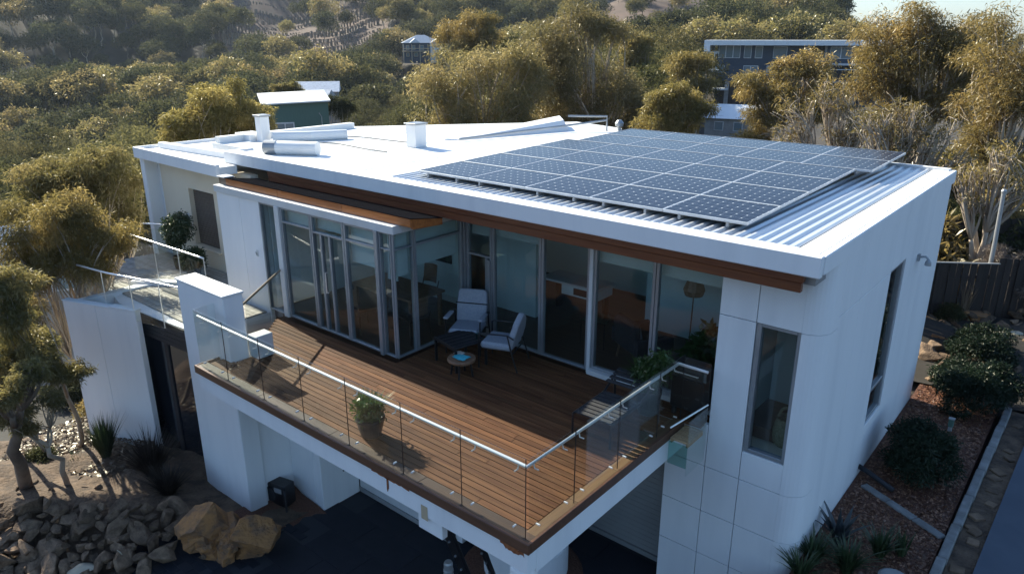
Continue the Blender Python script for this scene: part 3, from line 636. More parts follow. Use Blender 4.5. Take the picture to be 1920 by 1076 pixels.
# ------------------------------------------------------------------ glass balustrades
def steel_pin(mb, p, n): p = Vector(p); n = Vector(n); mb.tube([p - n*.025, p + n*.025], .013, 8)
bal = thing('glass_balustrade', 'clear glass balustrade with steel handrail round the front timber deck', 'balustrade', (-3.7, .05, 3.2))
def gpanel(p, q, z0, z1, name='glass_panel', parent=None, m='glass', t=.012):
    p, q = Vector(p), Vector(q); d = (q-p).normalized(); n = Vector((-d.y, d.x, 0))*t/2
    return MB().prism([(p+n)[:2], (q+n)[:2], (q-n)[:2], (p-n)[:2]], z0, z1).build(name, m, parent)
gx = [-7.33, -6.42, -5.36, -4.30, -3.24, -2.12, -1.07, -.075]
for a, b in zip(gx, gx[1:]):
    g = gpanel((a+.006, .05, 0), (b-.006, .05, 0), 3.16, 4.24, parent=bal)
    e = MB().box((b-.0065, .044, 3.16), (b-.002, .056, 4.24)).build('edge', 'black', g)
    for s in (a+.17, b-.17):
        pin = MB(); steel_pin(pin, (s, .05, 3.30), (0, 1, 0)); pin.build('standoff', 'steel', bal)
        br = MB().tube([(s, .05, 4.02), (s, .11, 4.02), (s, .125, 4.075)], .009, 6).build('rail_bracket', 'steel', bal)
gy = [.075, .96, 1.95, 2.99, 3.70]
for a, b in zip(gy, gy[1:]):
    g = gpanel((-.05, a+.006, 0), (-.05, b-.006, 0), 3.16, 4.24, parent=bal)
    MB().box((-.056, b-.0075, 3.16), (-.044, b-.001, 4.24)).build('edge', 'black', g)
    for s in (a+.17, b-.17):
        pin = MB(); steel_pin(pin, (-.05, s, 3.30), (1, 0, 0)); pin.build('standoff', 'steel', bal)
        MB().tube([(-.05, s, 4.02), (-.11, s, 4.02), (-.125, s, 4.075)], .009, 6).build('rail_bracket', 'steel', bal)
MB().tube([(-7.36, .125, 4.09), (-.125, .125, 4.09), (-.125, 3.66, 4.09), (.34, 3.66, 4.09)], .023, 12).build('handrail', 'steel', bal)
gpanel((-.04, 3.70, 0), (.36, 3.70, 0), 3.20, 4.20, parent=bal)
gpanel((-7.34, .06, 0), (-7.34, .44, 0), 3.16, 4.24, parent=bal)
# closing rail and glass between pier and bay
gb = thing('glass_balustrade', 'short glass balustrade with bronze rail between the pier and the bay window', 'balustrade', (-7.6, 1.5, 3.2))
gpanel((-7.08, .86, 0), (-8.20, 2.28, 0), 3.2, 4.16, parent=gb)
MB().tube([(-7.06, .82, 4.18), (-8.22, 2.33, 4.20)], .022, 10).build('handrail', 'bronze', gb)
# slatted ledge and glass outside the right end of the deck
lg = thing('slatted_ledge', 'small pale timber slatted ledge with green glass at the deck end', 'ledge', (.2, 3.5, 3.0))
for k in range(7): B((.06, 3.20 + k*.07, 3.12), (.34, 3.255 + k*.07, 3.15), 'slat', 'paletimber', lg, .004)
B((.06, 3.20, 3.07), (.09, 3.68, 3.118), 'bearer', 'paletimber', lg, .003); B((.31, 3.20, 3.07), (.34, 3.68, 3.118), 'bearer', 'paletimber', lg, .003)
gpanel((.05, 3.19, 0), (.34, 3.19, 0), 2.74, 3.10, m='frost', parent=lg); gpanel((.345, 3.19, 0), (.345, 3.76, 0), 2.62, 3.50, m='glass', parent=lg)
MB().tube([(.05, 3.2, 3.30), (.35, 3.74, 3.55)], .014, 8).build('handrail', 'steel', lg)

# left terrace
ter = thing('timber_terrace', 'weathered grey timber terrace on the left wing beside the angled wall', 'terrace', (-12, 2, 3))
tp = [(-15.2, 2.2), (-13.0, .85), (-11.9, .62), (-10.2, .72), (-8.86, .84), (-8.9, 2.40), (-10.5, 2.40), (-10.5, 3.25), (-15.0, 3.25)]
MB().prism(tp, 2.75, 3.12).build('terrace_slab', 'white', ter)
def clip_x(y, poly):
    xs_ = []
    for i in range(len(poly)):
        (x0, y0), (x1, y1) = poly[i], poly[(i+1) % len(poly)]
        if (y0 <= y) != (y1 <= y): xs_.append(x0 + (y-y0)/(y1-y0)*(x1-x0))
    xs_.sort(); return xs_
y = .92
while y < 3.2:
    xs_ = clip_x(y+.05, tp)
    for a, b in zip(xs_[::2], xs_[1::2]):
        if b - a > .15: B((a+.05, y, 3.12), (b-.02, y+.112, 3.158), 'deck_board', 'greydeck', ter, .004)
    y += .12
def rail_balustrade(name, label, pts, zb, zt, np_, post=False, railm='steel'):
    t = thing(name, label, 'balustrade', (*pts[0], zb))
    P = [Vector((x, y, 0)) for x, y in pts]; L = [0]
    for a, b in zip(P, P[1:]): L.append(L[-1] + (b-a).length)
    def pos(s):
        for i in range(len(P)-1):
            if s <= L[i+1]+1e-6: return P[i].lerp(P[i+1], (s-L[i])/max(1e-6, L[i+1]-L[i]))
        return P[-1]
    for k in range(np_):
        a, b = pos(L[-1]*k/np_), pos(L[-1]*(k+1)/np_)
        gpanel(a, b, zb, zt - .12, parent=t)
        if post: MB().tube([(b.x, b.y, zb), (b.x, b.y, zt)], .010, 8).build('post', 'steel', t)
    MB().tube([(*pos(L[-1]*k/16).xy, zt) for k in range(17)], .021, 10).build('handrail', railm, t, smooth=True)
    return t
rail_balustrade('glass_balustrade', 'curved glass balustrade with steel rail above the angled white wall', [(-12.45, .12), (-11.4, .28), (-10.3, .55), (-9.05, .84)], 3.05, 4.0, 4, True)
rail_balustrade('glass_balustrade', 'glass balustrade with sunlit rail in front of the potted shrub', [(-13.55, 1.75), (-12.0, 1.80), (-10.35, 1.86)], 3.16, 4.15, 3, True)
rail_balustrade('glass_balustrade', 'short glass balustrade returning to the cream wall on the left terrace', [(-14.6, 2.5), (-13.7, 2.95)], 3.16, 4.12, 1, False)

# ------------------------------------------------------------------ solar array
def solar_mat():
    m = bpy.data.materials.new('solar_cells'); m.use_nodes = True; nt = m.node_tree; L = nt.links.new
    b = nt.nodes['Principled BSDF']; b.inputs['Roughness'].default_value = .14; b.inputs['Specular IOR Level'].default_value = .05
    tc = _n(nt, 'ShaderNodeTexCoord'); sp = _n(nt, 'ShaderNodeSeparateXYZ'); L(tc.outputs['Object'], sp.inputs[0])
    def math_(op, a, bb=None, **k):
        n = _n(nt, 'ShaderNodeMath', operation=op)
        for i, q in enumerate((a, bb)):
            if q is None: continue
            if isinstance(q, (int, float)): n.inputs[i].default_value = q
            else: L(q, n.inputs[i])
        return n.outputs[0]
    def cell(c, n_, size):
        f = math_('FRACT', math_('MULTIPLY', c, n_/size)); return math_('ABSOLUTE', math_('SUBTRACT', f, .5))   # 0 centre .. .5 edge
    ux = cell(sp.outputs[0], 8, 1.22); uy = cell(sp.outputs[1], 6, 1.13)
    linx = math_('GREATER_THAN', ux, .485); liny = math_('GREATER_THAN', uy, .484)
    line = math_('MAXIMUM', linx, liny)
    dia = math_('GREATER_THAN', math_('ADD', ux, uy), .90)
    bus = math_('GREATER_THAN', cell(sp.outputs[0], 24, 1.22), .475)
    mx = _n(nt, 'ShaderNodeMixRGB'); mx.inputs[1].default_value = (.010, .013, .028, 1); mx.inputs[2].default_value = (.03, .036, .055, 1); L(bus, mx.inputs[0])
    m2 = _n(nt, 'ShaderNodeMixRGB'); L(mx.outputs[0], m2.inputs[1]); m2.inputs[2].default_value = (.15, .17, .215, 1); L(line, m2.inputs[0])
    m3 = _n(nt, 'ShaderNodeMixRGB'); L(m2.outputs[0], m3.inputs[1]); m3.inputs[2].default_value = (.55, .58, .62, 1); L(dia, m3.inputs[0])
    L(m3.outputs[0], b.inputs['Base Color'])
    return m
M['solar'] = solar_mat()
PW, PD = 1.26, 1.17
def frame_mesh():
    mb = MB(); t = .03; h = .04
    t = .013; mb.box((0,0,0),(PW,t,h)); mb.box((0,PD-t,0),(PW,PD,h)); mb.box((0,t,0),(t,PD-t,h)); mb.box((PW-t,t,0),(PW,PD-t,h)); return mb.mesh('frame', 'tin', .003)
fm = frame_mesh(); cm = MB().box((.02, .02, .006), (PW-.02, PD-.02, .034)).mesh('cell_sheet', M['solar'])
cm.transform(Matrix.Translation((-.02, -.02, 0)))
railme = MB().box((.25, -.02, -.06), (.29, PD+.02, -.003)).add(*[[(x, y, z) for x in (PW-.29, PW-.25) for y in (-.02, PD+.02) for z in (-.06, -.003)], [(0,1,3,2),(4,6,7,5),(0,4,5,1),(2,3,7,6),(0,2,6,4),(1,5,7,3)]]).mesh('mounting_rail', 'alu')
local(True)
rowname = ['front', 'second', 'third', 'fourth', 'fifth', 'back']; colname = ['leftmost', 'second from left', 'middle', 'second from right', 'rightmost']
tilt = math.atan2(.15, 7.2)
for r_ in range(6):
    for c_ in range(5):
        x0 = -5.74 + c_ * 1.268 + (.28 if r_ >= 4 else 0); y0 = 3.88 + r_ * 1.18
        t = thing('solar_panel', f'blue black solar panel, {colname[c_]} in the {rowname[r_]} row of the roof array', 'solar panel', (x0, y0, 6.232 + .15*(y0-3.88)/7.2), 0, 'solar panels of the roof array')
        t.rotation_euler = (tilt, 0, 0)
        obj('frame', fm, t); c = obj('cell_sheet', cm, t); c.location = (.02, .02, 0); obj('mounting_rail', railme, t)
local(False)

# ------------------------------------------------------------------ leaf and plant generators
def quads_mesh(name, P, m, rnd):
    """P: (N,4,3) array of leaf corners"""
    n = len(P); me = bpy.data.meshes.new(name)
    me.vertices.add(4*n); me.vertices.foreach_set('co', P.reshape(-1).astype(np.float32))
    me.loops.add(4*n); me.loops.foreach_set('vertex_index', np.arange(4*n, dtype=np.int32))
    me.polygons.add(n); me.polygons.foreach_set('loop_start', np.arange(0, 4*n, 4, dtype=np.int32))
    try: me.polygons.foreach_set('loop_total', np.full(n, 4, dtype=np.int32))
    except Exception: pass
    a = me.attributes.new('rnd', 'FLOAT', 'FACE'); a.data.foreach_set('value', np.clip(rnd, 0, 1).astype(np.float32))
    me.materials.append(M[m]); me.update(calc_edges=True); me.validate(); return me
def unit(v): return v / np.maximum(np.linalg.norm(v, axis=-1, keepdims=True), 1e-9)
def leaves(rng, C, D, ln, wd):
    """diamond leaves: start C, direction D, length ln, width wd -> (N,4,3)"""
    n = len(C); L = ln * rng.uniform(.4, 1.65, (n, 1)); W = wd * rng.uniform(.7, 1.3, (n, 1))
    S = unit(np.cross(D, rng.normal(size=(n, 3))))
    tip = C + D * L + np.array([0, 0, -1.]) * (L * .15)
    return np.stack([C, C + D * L * .45 + S * W * .5, tip, C + D * L * .45 - S * W * .5], 1)
def crown_leaves(rng, clumps, n, ln, wd, droop=.5, shell=.62, up=.25):
    """clumps: list of (centre, (rx,ry,rz), tone). Leaves on the fuzzy outer shell of each clump."""
    cw = np.array([max(c[1])**2 for c in clumps]); idx = rng.choice(len(clumps), n, p=cw / cw.sum())
    ce = np.array([c[0] for c in clumps])[idx]; ra = np.array([c[1] for c in clumps])[idx]; tone = np.array([c[2] for c in clumps])[idx]
    d = rng.normal(size=(n, 3)); d[:, 2] += up; d = unit(d)
    rad = shell + (1 - shell) * rng.uniform(0, 1, (n, 1)) ** .6 + rng.normal(0, .07, (n, 1))
    lump = 1 + .16 * np.sin(d[:, :1] * 7 + tone[:, None] * 20) * np.sin(d[:, 1:2] * 6 + tone[:, None] * 31) + .10 * np.sin(d[:, 2:] * 11 + tone[:, None] * 50)
    P = ce + d * ra * rad * lump
    D = unit(d * .45 + rng.normal(0, .75, (n, 3)) + np.array([0, 0, -droop]))
    Q = leaves(rng, P, D, ln, wd)
    return Q, tone * .55 + .45 * rng.uniform(0, 1, n)
def clump_set(rng, n, c, R_, r_, flat=.75, low=-.35):
    out = []
    tries = 0
    while len(out) < n and tries < 4000:
        tries += 1
        d = rng.normal(size=3); d /= np.linalg.norm(d)
        if d[2] < low: continue
        k = rng.uniform(.45, 1.0) ** .7
        p = np.array(c) + d * np.array(R_) * k * .82
        rr = r_ * rng.uniform(.7, 1.3)
        if any(np.linalg.norm((p - q[0])) < .62 * rr for q in out) and tries < 3000: continue
        out.append((p, (rr, rr, rr * flat), rng.uniform()))
    return out
def limbs(rng, base, clumps, r0, fork=.45, n=7, wob=.12, twigs=0, lean=None):
    """trunk from base that forks into limbs reaching every clump; one connected mesh"""
    base = np.array(base, float); cen = np.mean([c[0] for c in clumps], 0)
    top = base + (cen - base) * fork; top[:2] += rng.normal(0, .05 * np.linalg.norm(cen - base), 2)
    if lean is not None: top = np.array(lean, float)
    mb = MB(); h = np.linalg.norm(top - base)
    mid = [base + (top - base) * t + np.append(rng.normal(0, wob * h * .3, 2), 0) * math.sin(math.pi * t) for t in np.linspace(0, 1, 6)]
    mb.tube([base + np.array([0, 0, -.3])] + mid, [r0 * 1.45] + [r0 * (1.15 - .45 * t) for t in np.linspace(0, 1, 6)], n)
    nf = max(2, min(5, len(clumps) // 3)); order = sorted(range(len(clumps)), key=lambda i: math.atan2(clumps[i][0][1] - cen[1], clumps[i][0][0] - cen[0]))
    groups = np.array_split(np.array(order), nf)
    for g in groups:
        if len(g) == 0: continue
        gc = np.mean([clumps[i][0] for i in g], 0); k0 = top + (gc - top) * rng.uniform(.4, .6); k0[2] -= .05 * h
        mm = (top + k0) / 2 + rng.normal(0, .12, 3) * np.linalg.norm(k0 - top)
        pts = [(1-t)**2 * mid[-2 if rng.uniform() < .4 else -1] + 2*t*(1-t)*mm + t*t*k0 for t in np.linspace(0, 1, 6)]
        rl = r0 * .62
        mb.tube(pts, [rl * (1 - .45 * t) for t in np.linspace(0, 1, 6)], max(5, n - 1))
        for i in g:
            c = np.array(clumps[i][0]); m2 = (k0 + c) / 2 + rng.normal(0, .14, 3) * np.linalg.norm(c - k0)
            p2 = [(1-t)**2 * k0 + 2*t*(1-t)*m2 + t*t*c for t in np.linspace(0, 1, 6)]
            mb.tube(p2, [rl * .5 * (1 - .75 * t) for t in np.linspace(0, 1, 6)], max(4, n - 2))
            for _ in range(twigs):
                s = p2[rng.integers(2, 6)]; e = c + rng.normal(0, 1, 3) * np.array(clumps[i][1]) * .6; mq = (s + e) / 2 + rng.normal(0, .12, 3) * np.linalg.norm(e - s)
                mb.tube([(1-t)**2 * s + 2*t*(1-t)*mq + t*t*e for t in np.linspace(0, 1, 4)], [rl * .2, rl * .16, rl * .11, rl * .05], 4)
    return mb

def blades(rng, n, h, spread, wd, curve=.6, rad=.06, seg=4, tone=None):
    """grass/strap leaves from the origin: (n*seg,4,3) ribbon quads"""
    out = []; rn = []
    for i in range(n):
        a = rng.uniform(0, 6.28); b = np.array([math.cos(a), math.sin(a), 0]) * rng.uniform(0, rad); lean = rng.uniform(.08, 1) * spread; L = h * rng.uniform(.6, 1.1)
        a2 = a + rng.normal(0, .5); dr = np.array([math.cos(a2), math.sin(a2), 0]); s = np.array([-dr[1], dr[0], 0])
        pr = None; r0 = rng.uniform()
        for k in range(seg + 1):
            t = k / seg; p = b + dr * (lean * (t ** 1.5) * L) + np.array([0, 0, L * (t - curve * lean * t * t * .55)]); w_ = wd * (1 - t ** 2) * (.6 + .8 * min(1, t * 3)) * .5
            cur = (p + s * w_, p - s * w_)
            if pr is not None: out.append([pr[0], pr[1], cur[1], cur[0]]); rn.append(r0)
            pr = cur
    return np.array(out), np.array(rn)

# ------------------------------------------------------------------ furniture and pots on the deck
def pot_plant(label, loc, prof, potm, leafs, cat='potted plant', rz=0, stem=None):
    local(True); t = thing('potted_plant', label, cat, loc, rz)
    MB().lathe((0, 0, 0), prof, 24).build('pot', potm, t, smooth=False)
    if stem: stem.build('stem', 'bark_dark', t)
    obj('foliage', leafs, t); local(False); return t
rg = np.random.default_rng(3)
q, r_ = blades(rg, 260, .42, .75, .016, .5, .16); q2, r2 = crown_leaves(rg, [((0, 0, .16), (.24, .24, .22), .5), ((.1, -.05, .2), (.15, .15, .15), .8)], 900, .06, .03, .1, .3)
lm = quads_mesh('foliage', np.concatenate([q, q2]) + np.array([0, 0, .27]), 'leaf_green', np.concatenate([r_, r2]))
pot_plant('leafy green plant in a big charcoal tapered pot behind the front glass', (-3.22, .42, 3.2), [(.12, 0), (.145, .02), (.195, .22), (.215, .27), (.215, .30), (.18, .30), (.17, .26)], 'pot', lm)
q, r_ = blades(rg, 320, .55, .8, .02, .55, .12); q2, r2 = crown_leaves(rg, [((0, 0, .3), (.26, .26, .28), .3), ((.15, .1, .5), (.16, .16, .16), .7)], 1500, .06, .03, .2, .3)
lm = quads_mesh('foliage', np.concatenate([q, q2]) + np.array([0, 0, .36]), 'leaf_green', np.concatenate([r_, r2]) * .8)
pot_plant('bushy dark green potted plant by the right hand windows', (-.52, 3.55, 3.2), [(.13, 0), (.15, .02), (.2, .36), (.2, .40), (.17, .40), (.16, .36)], 'blackpot', lm)
q, r_ = crown_leaves(rg, [((0, 0, 1.0), (.36, .36, .38), .4), ((.14, .05, 1.2), (.22, .22, .22), .7), ((-.15, 0, .85), (.24, .24, .25), .3), ((.05, -.1, .7), (.2, .2, .2), .6)], 4200, .07, .035, .3, .3)
lm = quads_mesh('foliage', q, 'leaf_strap', r_)
pot_plant('round clipped shrub in a black pot on the left terrace', (-13.2, 2.72, 3.16), [(.13, 0), (.17, .02), (.2, .28), (.2, .32), (.17, .32), (.16, .28)], 'blackpot', lm, stem=MB().tube([(0,0,.25),(.02,.01,.5),(0,.02,.9)], [.025,.02,.012], 6))
q, r_ = crown_leaves(rg, [((0, 0, .45), (.3, .3, .28), .4), ((.15, .05, .55), (.2, .2, .2), .7)], 2200, .06, .03, .3, .3)
lm = quads_mesh('foliage', q, 'leaf_strap', r_)
pot_plant('low green shrub in a black pot behind the sunlit terrace rail', (-12.3, 2.55, 3.16), [(.12, 0), (.15, .02), (.17, .24), (.17, .27), (.14, .27), (.13, .24)], 'blackpot', lm)

def outdoor_chair(label, loc, rz, pointed):
    local(True); t = thing('outdoor_armchair', label, 'armchair', loc, rz, 'outdoor armchairs on the deck')
    W = .62
    B((-.28, -.30, .34), (.28, .28, .47), 'seat_cushion', 'greyfab', t, .04)
    bk = MB()
    if pointed:
        prof = [(-.26, 0), (-.29, .22), (-.20, .42), (-.02, .56), (.06, .56), (.22, .42), (.29, .2), (.26, 0)]
    else:
        prof = [(-.28, 0), (-.29, .35), (-.27, .56), (-.22, .60), (.22, .60), (.27, .56), (.29, .35), (.28, 0)]
    ang = R(14); n = len(prof)
    def pt(x, s, th): return (x, .24 + s*math.sin(ang) + th*math.cos(ang), .44 + s*math.cos(ang) - th*math.sin(ang))
    bk.add([pt(x, s, -.05) for x, s in prof] + [pt(x, s, .06) for x, s in prof], [tuple(range(n)), tuple(range(n, 2*n))[::-1]] + [(i, n+i, n+(i+1) % n, (i+1) % n) for i in range(n)])
    bk.build('back_cushion', 'greyfab', t, .035, seg=2)
    for s in (-1, 1):
        MB().tube([(s*.32, -.30, 0), (s*.32, -.30, .62), (s*.32, -.26, .64), (s*.32, .22, .66), (s*.32, .34, .60)], .013, 8).build('arm_frame', 'black', t)
        MB().tube([(s*.32, .22, .66), (s*.32, .30, .34), (s*.32, .40, 0)], .013, 8).build('leg', 'black', t)
        if not pointed: B((s*.32-.05, -.30, .645), (s*.32+.05, .08, .69), 'arm_pad', 'greyfab', t, .02)
    MB().tube([(-.32, -.30, .32), (.32, -.30, .32)], .012, 8).build('front_rail', 'black', t); MB().tube([(-.32, .30, .32), (.32, .30, .32)], .012, 8).build('rear_rail', 'black', t)
    MB().tube([(-.30, .27, .78), (.30, .27, .78)], .012, 8).build('back_rail', 'black', t)
    local(False); return t
outdoor_chair('grey cushioned outdoor armchair facing the deck with square back and padded arms', (-4.28, 3.58, 3.2), R(26), False)
outdoor_chair('grey cushioned outdoor armchair turned sideways with pointed back cushion', (-3.40, 3.50, 3.2), R(-70), True)
local(True)
t = thing('slatted_table', 'low dark slatted square table between the two grey armchairs', 'table', (-3.95, 3.05, 3.2), R(-14))
for k in range(11): B((-.34 + k*.062, -.31, .43), (-.34 + k*.062 + .046, .31, .455), 'slat', 'black' if k % 2 else 'darkcap', t, .004)
B((-.35, -.33, .40), (.35, -.312, .46), 'apron', 'black', t, .003); B((-.35, .312, .40), (.35, .33, .46), 'apron', 'black', t, .003)
for sx in (-1, 1):
    for sy in (-1, 1): B((sx*.33-.02, sy*.305-.02, 0), (sx*.33+.02, sy*.305+.02, .40), 'leg', 'black', t, .003)
t = thing('round_stool', 'low round brown stool with a turquoise cloth on it', 'stool', (-3.58, 2.68, 3.2))
MB().lathe((0, 0, .26), [(.20, 0), (.235, .02), (.24, .05), (.23, .07)], 28).build('seat', 'walnut', t)
for k in range(4):
    a = k*math.pi/2+.5; MB().tube([(.15*math.cos(a), .15*math.sin(a), .26), (.19*math.cos(a), .19*math.sin(a), 0)], .018, 8).build('leg', 'black', t)
local(False)
rg2 = np.random.default_rng(5)
def crumpled(name, label, cat, loc, s, m, seed):
    rg = np.random.default_rng(seed); n = 9; mb = MB(); vs = []
    for i in range(n):
        for j in range(n):
            u, v_ = i/(n-1)-.5, j/(n-1)-.5; e = max(abs(u), abs(v_))
            vs.append((u*s*(1+.2*rg.normal()*.3), v_*s*.8*(1+.2*rg.normal()*.3), .012 + .05*s*4*max(0, .5-e)*abs(math.sin(u*13+seed)*math.cos(v_*11)) + rg.uniform(0, .012)))
    fs = [(i*n+j, (i+1)*n+j, (i+1)*n+j+1, i*n+j+1) for i in range(n-1) for j in range(n-1)]
    o = mb.add(vs, fs).build(name, m, None, smooth=True); o.location = loc; tag(o, label, cat); return o
crumpled('towel', 'crumpled turquoise cloth lying on the round stool', 'towel', (-3.56, 2.66, 3.532), .26, 'tealfab', 3)
crumpled('paper', 'small cream paper lying on the round stool beside the cloth', 'paper', (-3.70, 2.76, 3.532), .16, 'paper', 6)
local(True)
t = thing('glass_tumbler', 'small glass tumbler on the slatted table', 'glass', (-3.72, 3.24, 3.655)); MB().lathe((0,0,0), [(.03,0),(.038,.10),(.034,.10),(.027,.01)], 14).build('glass_body', 'frost', t)
# slatted lounger and dark cabinet near the right hand glass
t = thing('slatted_bench', 'dark slatted lounge seat beside the right hand glass', 'bench', (-.72, 2.92, 3.2), R(2))
for k in range(12): B((-.30, -.62 + k*.105, .36 + (.02*k if k > 7 else 0)), (.30, -.62 + k*.105 + .08, .385 + (.02*k if k > 7 else 0)), 'slat', 'blackfab', t, .004)
for sx in (-1, 1):
    MB().tube([(sx*.31, -.64, 0), (sx*.31, -.64, .35), (sx*.31, .2, .35), (sx*.31, .66, .58)], .018, 8).build('side_frame', 'black', t)
    MB().tube([(sx*.31, .52, .48), (sx*.31, .56, 0)], .018, 8).build('leg', 'black', t)
t = thing('barbecue', 'black covered barbecue against the wall at the deck end', 'barbecue', (-.02, 3.98, 3.2), 0)
B((-.26, -.20, .12), (.26, .1, .62), 'cabinet', 'black', t, .01); MB().add([(-.29,-.22,.62),(.29,-.22,.62),(.29,.12,.62),(-.29,.12,.62),(-.25,-.16,.84),(.25,-.16,.84),(.25,.08,.86),(-.25,.08,.86)], [(0,3,2,1),(4,5,6,7),(0,1,5,4),(1,2,6,5),(2,3,7,6),(3,0,4,7)]).build('lid', 'black', t, .03)
for sx in (-1, 1):
    for sy in (-.16, .06): MB().lathe((sx*.2, sy, 0), [(.04, 0), (.04, .12)], 10).build('caster', 'darkcap', t)
MB().tube([(-.18, -.23, .72), (-.18, -.26, .73), (.18, -.26, .73), (.18, -.23, .72)], .01, 6).build('handle', 'steel', t)
local(False)

# ------------------------------------------------------------------ things seen inside
local(True)
t = thing('dining_table', 'dark wooden dining table inside the bay window', 'table', (-6.3, 3.7, 3.19), 0)
B((-.9, -.45, .70), (.9, .45, .745), 'tabletop', 'walnut', t, .01)
for sx in (-1, 1):
    for sy in (-1, 1): B((sx*.8-.035, sy*.38-.035, 0), (sx*.8+.035, sy*.38+.035, .70), 'leg', 'walnut', t, .004)
def dining_chair(label, loc, rz):
    t = thing('dining_chair', label, 'chair', loc, rz, 'dining chairs inside the bay')
    B((-.22, -.22, .43), (.22, .22, .475), 'seat', 'darkwood', t, .012)
    bk = MB(); n = 7
    vs = []
    for i in range(n):
        a = (i/(n-1)-.5)*1.2
        for z, o in ((.55, 0), (.92, .06)): vs += [(.30*math.sin(a), .24+o-.10*(1-math.cos(a))*3, z), (.30*math.sin(a), .262+o-.10*(1-math.cos(a))*3, z)]
    fs = []
    for i in range(n-1):
        a, b = 4*i, 4*(i+1); fs += [(a, b, b+2, a+2), (a+1, a+3, b+3, b+1), (a+2, b+2, b+3, a+3), (a, a+1, b+1, b)]
    bk.add(vs, fs).build('backrest', 'walnut', t)
    for sx in (-1, 1):
        for sy in (-1, 1): MB().tube([(sx*.2, sy*.2, .44), (sx*.22, sy*.22, 0)], [.018, .013], 8).build('leg', 'darkwood', t)
        MB().tube([(sx*.2, .2, .45), (sx*.21, .25, .6)], .013, 6).build('back_post', 'darkwood', t)
dining_chair('wooden dining chair at the table just behind the bay corner glass', (-5.35, 3.25, 3.19), R(-100))
dining_chair('wooden dining chair at the window side of the dining table', (-6.5, 2.98, 3.19), R(172))
dining_chair('wooden dining chair at the far side of the dining table', (-6.4, 4.5, 3.19), R(5))
t = thing('framed_picture', 'dark landscape picture hanging on the wall inside the bay room', 'picture', (-6.85, 5.19, 4.05), 0)
B((-.62, -.03, 0), (.62, 0, .85), 'frame', 'black', t, .006); B((-.58, -.036, .04), (.58, -.031, .81), 'canvas', 'picture', t, 0)
t = thing('floating_desk', 'white wall hung desk shelf inside the middle window', 'desk', (-3.75, 6.3, 3.19), 0)
B((-.7, -.35, .72), (.7, .3, .77), 'desktop', 'soffitwhite', t, .008); B((-.2, -.3, .5), (.65, .28, .72), 'drawer_box', 'intwall', t, .006); B((.1, -.306, .54), (.6, -.3, .68), 'drawer_front', 'black', t, 0)
for sx in (-.6, .55): B((sx-.03, .1, 0), (sx+.03, .26, .5 if sx > 0 else .72), 'leg', 'darkwood', t, .004)
t = thing('television', 'black flat television mounted on the far wall inside', 'television', (-4.0, 8.19, 4.2), 0)
B((-.6, -.06, 0), (.6, -.01, .68), 'casing', 'black', t, .006); B((-.57, -.064, .03), (.57, -.061, .65), 'screen', 'darkglass', t, 0)
t = thing('wall_cabinet', 'black wall cabinet hanging inside the right hand window', 'cabinet', (-.1, 6.9, 4.45), 0)
B((-.6, -.3, 0), (.5, 0, .5), 'carcass', 'black', t, .006); B((-.58, -.315, .02), (-.06, -.301, .48), 'door', 'darkcap', t, .003); B((-.04, -.315, .02), (.48, -.301, .48), 'door', 'darkcap', t, .003)
t = thing('lounge_chair', 'dark lounge chair with pale cushion inside the right hand window', 'armchair', (-1.55, 5.15, 3.19), R(150))
B((-.35, -.35, .25), (.35, .3, .42), 'seat', 'blackfab', t, .05); B((-.35, .25, .3), (.35, .42, .85), 'backrest', 'blackfab', t, .05)
MB().add([(-.22,.12,.44),(.22,.12,.44),(.24,.2,.78),(-.24,.2,.78),(-.22,.24,.44),(.22,.24,.44),(.2,.28,.76),(-.2,.28,.76)], [(0,1,2,3),(4,7,6,5),(0,4,5,1),(1,5,6,2),(2,6,7,3),(3,7,4,0)]).build('cushion', 'greyfab', t, .03, seg=2)
for sx in (-1, 1):
    B((sx*.4-.05, -.35, .3), (sx*.4+.05, .4, .6), 'arm', 'blackfab', t, .03)
    for sy in (-.28, .3): MB().tube([(sx*.3, sy, .26), (sx*.34, sy*1.08, 0)], .02, 8).build('leg', 'walnut', t)
t = thing('glass_side_table', 'small glass topped side table inside the third window', 'table', (-2.6, 5.3, 3.19), R(10))
B((-.25, -.25, .5), (.25, .25, .515), 'tabletop', 'frost', t, .002)
for sx in (-1, 1):
    for sy in (-1, 1): MB().tube([(sx*.23, sy*.23, 0), (sx*.23, sy*.23, .5)], .01, 6).build('leg', 'black', t)
t = thing('floor_lamp', 'standing lamp with draped brown shade inside the window', 'lamp', (-1.05, 5.9, 3.19), 0)
MB().lathe((0,0,0), [(.14,0),(.14,.02),(.02,.03)], 16).build('base', 'walnut', t); MB().tube([(0,0,.02),(.02,0,1.2)], .012, 8).build('pole', 'walnut', t)
MB().lathe((.02,0,1.15), [(.16,0),(.19,.1),(.12,.30),(.08,.32)], 14).build('shade', 'walnut', t)
t = thing('woven_basket', 'tall woven basket with loop handle standing behind the narrow window', 'basket', (1.30, 4.35, 2.97), 0)
MB().lathe((0,0,0), [(.12,0),(.17,.06),(.19,.2),(.165,.36),(.14,.42),(.15,.45),(.13,.45),(.12,.4)], 22).build('body', 'wicker', t)
MB().tube([(-.12*math.cos(a)*1.0, .0, .44+.16*math.sin(a)) for a in np.linspace(0, math.pi, 9)], .022, 8).build('handle', 'wicker', t)
q, r_ = crown_leaves(rg, [((0, 0, .55), (.28, .28, .3), .5), ((.1, .1, .8), (.2, .2, .2), .7)], 900, .14, .06, .2, .3)
pot_plant('broad leaved house plant inside the right hand window', (-.35, 4.95, 3.19), [(.12, 0), (.16, .3), (.13, .3)], 'pot', quads_mesh('foliage', q, 'leaf_green', r_))
local(False)

